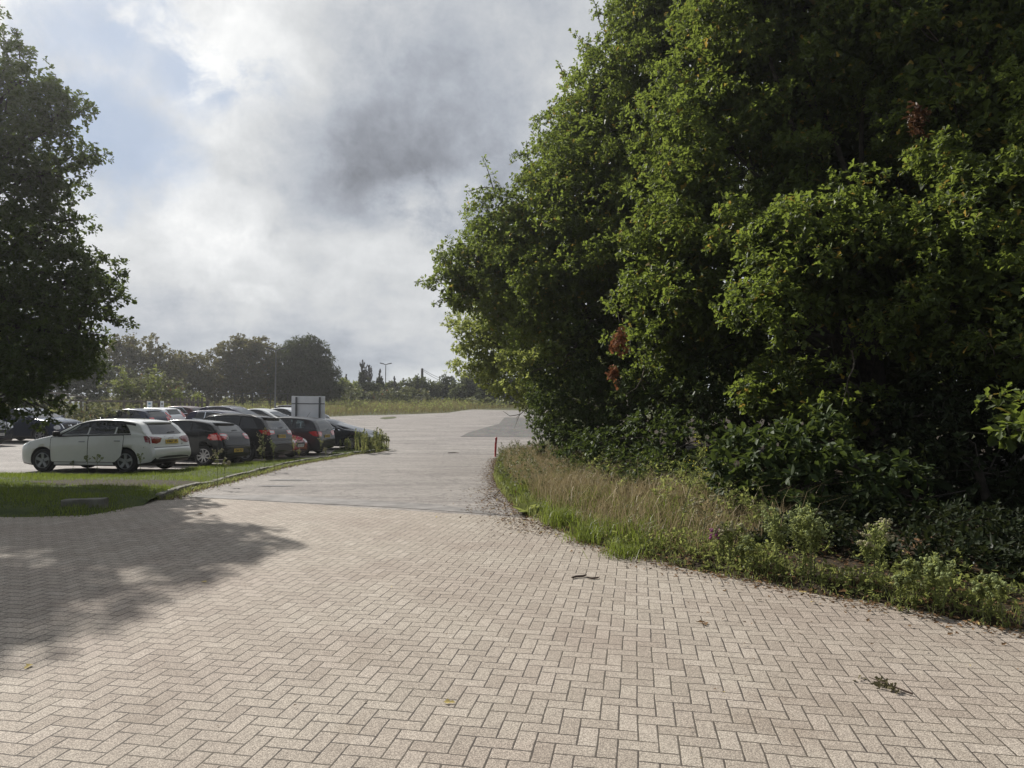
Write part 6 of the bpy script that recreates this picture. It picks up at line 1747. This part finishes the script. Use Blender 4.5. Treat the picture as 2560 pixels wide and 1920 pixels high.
# individual weeds
def weed(name, x, y, h, lab, cat, seed, mat, zf=zverge, leaf=.05, nb=6, spread=.25, lean=(0, 0), flower=None, leafy=1.0, group=None, tmpl=LANCE, stems=1, flsize=.02):
    rr = random.Random(seed); r_ = np.random.default_rng(seed)
    root = empty(name, (x, y, zf(x, y)), 0, lab, cat, group)
    bm = bmesh.new(); TPs = []; TDs = []; FL = []
    for s_ in range(stems):
        bx, by = (rr.uniform(-.1, .1), rr.uniform(-.1, .1)) if stems > 1 else (0, 0)
        hh = h * rr.uniform(.7, 1.05) if stems > 1 else h
        lx, ly = lean[0] + rr.uniform(-.12, .12) * hh, lean[1] + rr.uniform(-.12, .12) * hh
        st = [Vector((bx, by, -.03)), Vector((bx + lx * .4, by + ly * .4, hh * .5)), Vector((bx + lx, by + ly, hh))]
        tube(bm, st, [.006, .005, .003], 4)
        for k in range(int(26 * leafy * hh)):
            f = rr.uniform(.05, .9); q = st[0].lerp(st[2], f) + Vector((0, 0, .0)); TPs.append(q[:]); TDs.append((rr.gauss(0, 1), rr.gauss(0, 1), .4))
        for k in range(nb):
            f = rr.uniform(.45, .97); q = st[1].lerp(st[2], (f - .45) / .55); a = rr.uniform(0, 6.28); L = spread * (1.25 - f) * rr.uniform(.7, 1.3) * hh
            e = q + Vector((math.cos(a) * L, math.sin(a) * L, L * 1.1)); tube(bm, [q, q.lerp(e, .5) + Vector((0, 0, -.01)), e], [.003, .0025, .0015], 3)
            for j in range(5):
                TPs.append(q.lerp(e, rr.random())[:]); TDs.append((rr.gauss(0, 1), rr.gauss(0, 1), .6))
            for j in range(5):
                FL.append((e + Vector((rr.uniform(-1, 1), rr.uniform(-1, 1), rr.uniform(-1, 1))) * L * .28))
    from_bm('stem', bm, mat_stem, root)
    if TPs:
        P, D, N, S, T = rosettes(np.array(TPs), unit(np.array(TDs)), r_.uniform(0, 1, len(TPs)), leaf, 3, r_)
        leaves_mesh('foliage', P, D, N, S, T, tmpl, mat, root)
    if flower is not None and FL:
        bm = bmesh.new()
        for q in FL: bmesh.ops.create_icosphere(bm, subdivisions=1, radius=flsize * rr.uniform(.6, 1.2), matrix=Matrix.Translation(q))
        from_bm('flower_head', bm, flower, root)['kind'] = 'stuff'
    return root
LM_PALE2 = leaf_mat('fleabane_leaf', (.20, .22, .08), (.32, .34, .13), (.55, .56, .20), .5, .02)
mat_stem = simple('weed_stem', (.10, .12, .045), .8)
M_SEED = simple('seed_head', (.24, .22, .13), .9, vary=.3)
M_SEEDG = simple('bud_head', (.16, .19, .07), .9, vary=.3)
M_YEL = simple('yellow_flower', (.65, .55, .04), .7)
M_PUR = simple('purple_flower', (.28, .07, .20), .7)
def wat(px, py): p = gnd(px, py, VH); return p.x, p.y
gw = 'tall seeding weeds on the left verge'
wl = [(543, 1214, .75, 'darkest tall weed at the kerb in front of the black hatchback wheel', M_SEED), (560, 1209, .5, 'short dead reddish weed beside the darkest tall weed', M_SEED), (648, 1177, .62, 'branched weed with pale seed heads in front of the black hatchback bumper', M_SEED),
      (662, 1172, 1.1, 'tallest branched weed in front of the black estate', M_SEED), (686, 1172, .72, 'green spired weed left of the red car', M_SEEDG), (737, 1163, .85, 'thin upright weed in front of the red car', M_SEED), (748, 1160, .45, 'small bushy weed below the red car', M_SEED),
      (800, 1150, .8, 'bushy weed in front of the grey people carrier', M_SEED), (815, 1148, .42, 'low seeding weed right of the bushy one', M_SEED), (222, 1178, .42, 'small weed in front of the white hatchback front door', M_SEEDG), (243, 1180, .50, 'curved weed under the white hatchback rear door', M_SEEDG), (350, 1180, .52, 'thin weed in front of the white hatchback rear wheel', M_SEEDG), (182, 1176, .25, 'tiny weed by the white hatchback sill', M_SEEDG)]
for k, (px, py, h, lab, fm) in enumerate(wl):
    x, y = wat(px, py)
    weed('verge_weed', x, y, h, lab, 'weed', 300 + k, GM_TALL, leaf=.034, nb=8 if h > .4 else 4, flower=fm, leafy=.7, group=gw, flsize=.016)
# dense tall clump at the tip of the verge
gc = 'tall pale weeds at the end of the left verge'
rr = random.Random(9)
cl = [(852, 1122, .5), (868, 1126, .6), (882, 1122, .75), (894, 1126, 1.0), (902, 1128, 1.05), (910, 1130, .95), (917, 1126, .9), (928, 1124, .6), (936, 1128, 1.0), (943, 1126, 1.05), (950, 1122, .95), (958, 1122, .8), (966, 1120, .75), (890, 1118, .7), (925, 1116, .6), (947, 1130, .7)]
def wz(px, py): p = gnd(px, py, VH); return p.x, p.y
for k, (px, py, h) in enumerate(cl):
    x, y = wz(px, py)
    lab = 'tall pale green fleabane in the dense clump before the dark saloon'
    weed('fleabane', x, y, h * .95, lab, 'weed', 400 + k, LM_PALE2, leaf=.05, nb=5, spread=.10, flower=M_SEEDG, leafy=2.6, group=gc, stems=6, flsize=.02)
LM_PALEW = leaf_mat('pale_weed_leaf', (.14, .17, .065), (.23, .26, .11), (.50, .55, .18), .5, .02)
# plants on the right
def wr_(px, py): p = gnd(px, py, .05); return p.x, p.y
x, y = wr_(1690, 1372)
weed('prickly_lettuce', x, y, 1.15, 'tall spindly pale weed with tiny yellow flowers leaning right by the bush', 'weed', 501, GM_TALL, zvr, .06, 6, .22, (.30, 0), M_YEL, .9, flsize=.006)
x, y = wr_(1752, 1400)
weed('seeding_weed', x, y, .55, 'drooping brown seeded weed beside the tall spindly one', 'weed', 502, GM_DRY, zvr, .05, 10, .35, (.05, 0), M_SEED, .6, flsize=.012)
for k, (px, py, h, lab, sd, fm) in enumerate([(1960, 1448, .62, 'bushy fleabane with a cream budded head, left of its taller pair', 503, M_SEEDG), (2010, 1455, .60, 'widest bushy fleabane among the weeds by the paving', 504, M_SEEDG), (2055, 1462, .55, 'narrow fleabane right of the widest one', 505, M_SEEDG), (1840, 1425, .42, 'small daisy like weed left of the fleabane bushes', 506, M_SEED), (2190, 1485, .50, 'brown dead dock spike in the shade', 507, M_SEED), (2345, 1530, .40, 'fleabane in the shade at the right', 508, M_SEEDG), (1790, 1418, .36, 'weed with purple flowers beside the paving', 509, M_PUR), (1855, 1440, .3, 'leafy nettle tuft at the paving edge', 510, M_SEEDG), (2260, 1520, .32, 'bright green dock plant at the paving edge', 511, M_SEEDG), (2490, 1560, .32, 'leafy weed by the right edge of the paving', 512, M_SEEDG)]):
    x, y = wr_(px, py - 12)
    weed('roadside_weed', x, y, h, lab, 'weed', sd, LM_PALEW if h > .34 else LM_NETT, zvr, .05, 3 if fm is M_PUR else 10, .3, (0, 0), fm, 2.2, 'weeds along the right verge', LANCE, 3, .012)

# big dock leaves at the corner of the drive
x, y = wr_(1318, 1278)
r_ = np.random.default_rng(5); n = 11; a = np.linspace(0, 6.0, n)
D = np.stack([np.cos(a), np.sin(a), r_.uniform(.3, .9, n)], 1)
o = leaves_mesh('dock_plant', np.zeros((n, 3)), D, np.tile([0, 0, 1.0], (n, 1)), r_.uniform(.2, .32, n), np.stack([r_.uniform(.4, 1, n), a * 0, a * 0, a * 0 + 1], 1), OVAL, LM_NETT)
o.location = (x, y, zvr(x, y)); tag(o, 'bright green rosette of broad leaves beside the pale kerb end', 'plant')
# tussocks
gt = 'bright grass tussocks at the corner of the paving'
for k, (px, py, lab) in enumerate([(1400, 1315, 'brightest grass tussock nearest the kerb end'), (1470, 1350, 'second bright grass tussock along the paving'), (1560, 1385, 'wide pale green tussock farther right on the bank'), (1330, 1235, 'soft green tussock higher up the bank')]):
    x, y = wr_(px, py - 6); n = 240; rad = .26
    q = r.normal(0, rad * .45, (n, 2))
    o = blades('grass_tussock', q, lambda a_, b_: 0.0, .24, .008, 1.3, r, GM_LAWN, tint=r.uniform(.5, 1, n)); o.location = (x, y, zvr(x, y)); tag(o, lab, 'grass tussock', gt)

# sticks, leaves and a broken sprig on the paving
def stick(pts, r0, lab, name='stick', mat=None, cat='stick'):
    P_ = [gnd(a, b) for a, b in pts]; o0 = P_[0]; bm = bmesh.new()
    tube(bm, [p - o0 + Vector((0, 0, .012 + r0)) for p in P_], [r0 * .8] + [r0] * (len(P_) - 2) + [r0 * .5], 6)
    o = from_bm(name, bm, mat or M_STICK, None, True); o.location = o0; tag(o, lab, cat, 'sticks lying on the ground'); return o
M_STICK = simple('dead_stick', (.055, .036, .026), .9, vary=.35, vscale=20)
stick([(1430, 1450), (1440, 1447), (1458, 1446), (1466, 1443)], .010, 'thicker of two short brown sticks lying end to end on the paving')
stick([(1467, 1449), (1480, 1451), (1492, 1450), (1498, 1448)], .008, 'thinner of two short brown sticks lying end to end on the paving')
stick([(1236, 1242), (1252, 1225), (1266, 1212)], .012, 'broken twig sloping out of the litter at the right edge of the drive')
stick([(1120, 1134), (1135, 1133), (1147, 1134)], .02, 'dark stick lying out in the middle of the drive')
stick([(1230, 1244), (1246, 1252), (1262, 1262)], .010, 'pale stick lying in the litter at the right edge of the drive')
def fallen(px, py, size, lab, seed, mat=LM_LITTER, tint=.99, n=1):
    p = gnd(px, py, .014); r_ = np.random.default_rng(seed); a = r_.uniform(0, 6.28, n)
    o = leaves_mesh('fallen_leaf', r_.normal(0, size * .3, (n, 3)) * (1, 1, 0), np.stack([np.cos(a), np.sin(a), a * 0 + .1], 1), np.tile([.2, -.3, 1.0], (n, 1)), np.full(n, size), np.stack([a * 0 + .8, a * 0 + tint, a * 0, a * 0 + 1], 1), OAKL, mat)
    o.location = p; tag(o, lab, 'leaf', 'single leaves on the paving')
fallen(1132, 1757, .065, 'pale yellow fallen leaf in the foreground of the paving', 1)
fallen(68, 1671, .07, 'yellowish leaf in the edge of the shade at the lower left', 2)
fallen(502, 1286, .07, 'dark reddish leaf in the shade near the drive', 3, tint=.1)
fallen(500, 1456, .06, 'small curled leaf at the shadow edge', 4)
fallen(1756, 1556, .06, 'dark curled leaf in the middle right of the paving', 5, tint=.05, n=3)
LM_WITH = leaf_mat('withered_leaf', (.085, .075, .04), (.17, .15, .085), (.1, .1, .04), .2, .02)
# broken sprig
p0 = gnd(2265, 1742); p1_ = gnd(2172, 1706)
r_ = np.random.default_rng(3); n = 30; f = r_.uniform(.15, 1, n)
base = np.array(p0)[None, :] * (1 - f[:, None]) + np.array(p1_)[None, :] * f[:, None]
tp = base + r_.normal(0, .028, (n, 3)) * (1, 1, .25) + np.array([0, 0, .02])
P, D, N, S, T = rosettes(tp - np.array(p0), unit(rand_dirs(n, r_) + np.array((p1_ - p0).normalized())), r_.uniform(0, 1, n), .034, 3, r_)
root = empty('broken_sprig', p0, 0, 'withered leafy sprig lying on the paving at the lower right', 'sprig')
leaves_mesh('foliage', P, D, N, S, T, OAKL, LM_WITH, root)
bm = bmesh.new(); tube(bm, [Vector((.03, -.01, .02)), (p1_ - p0) * .5 + Vector((0, 0, .03)), (p1_ - p0) + Vector((0, 0, .03))], [.006, .004, .002], 5); from_bm('stem', bm, M_STICK, root)
# ------------------------------------------------------------------ volume added to imitate a lens flare veil
if FLARE_VEIL > 0:
    bm = bmesh.new(); box(bm, (-8, 52, 8.5), (150, 150, 22))
    m, n, l = new_mat('flare_veil_volume'); t = NT(m.node_tree)
    v = t.node('ShaderNodeVolumePrincipled'); v.inputs['Density'].default_value = FLARE_VEIL; v.inputs['Color'].default_value = (.95, .97, 1, 1); v.inputs['Anisotropy'].default_value = .75
    o_ = t.node('ShaderNodeOutputMaterial'); l.new(v.outputs[0], o_.inputs['Volume'])
    o = from_bm('flare_veil', bm, m); o['kind'] = 'stuff'; o['label'] = 'thin bright volume added over the whole car park to imitate a lens flare veil'
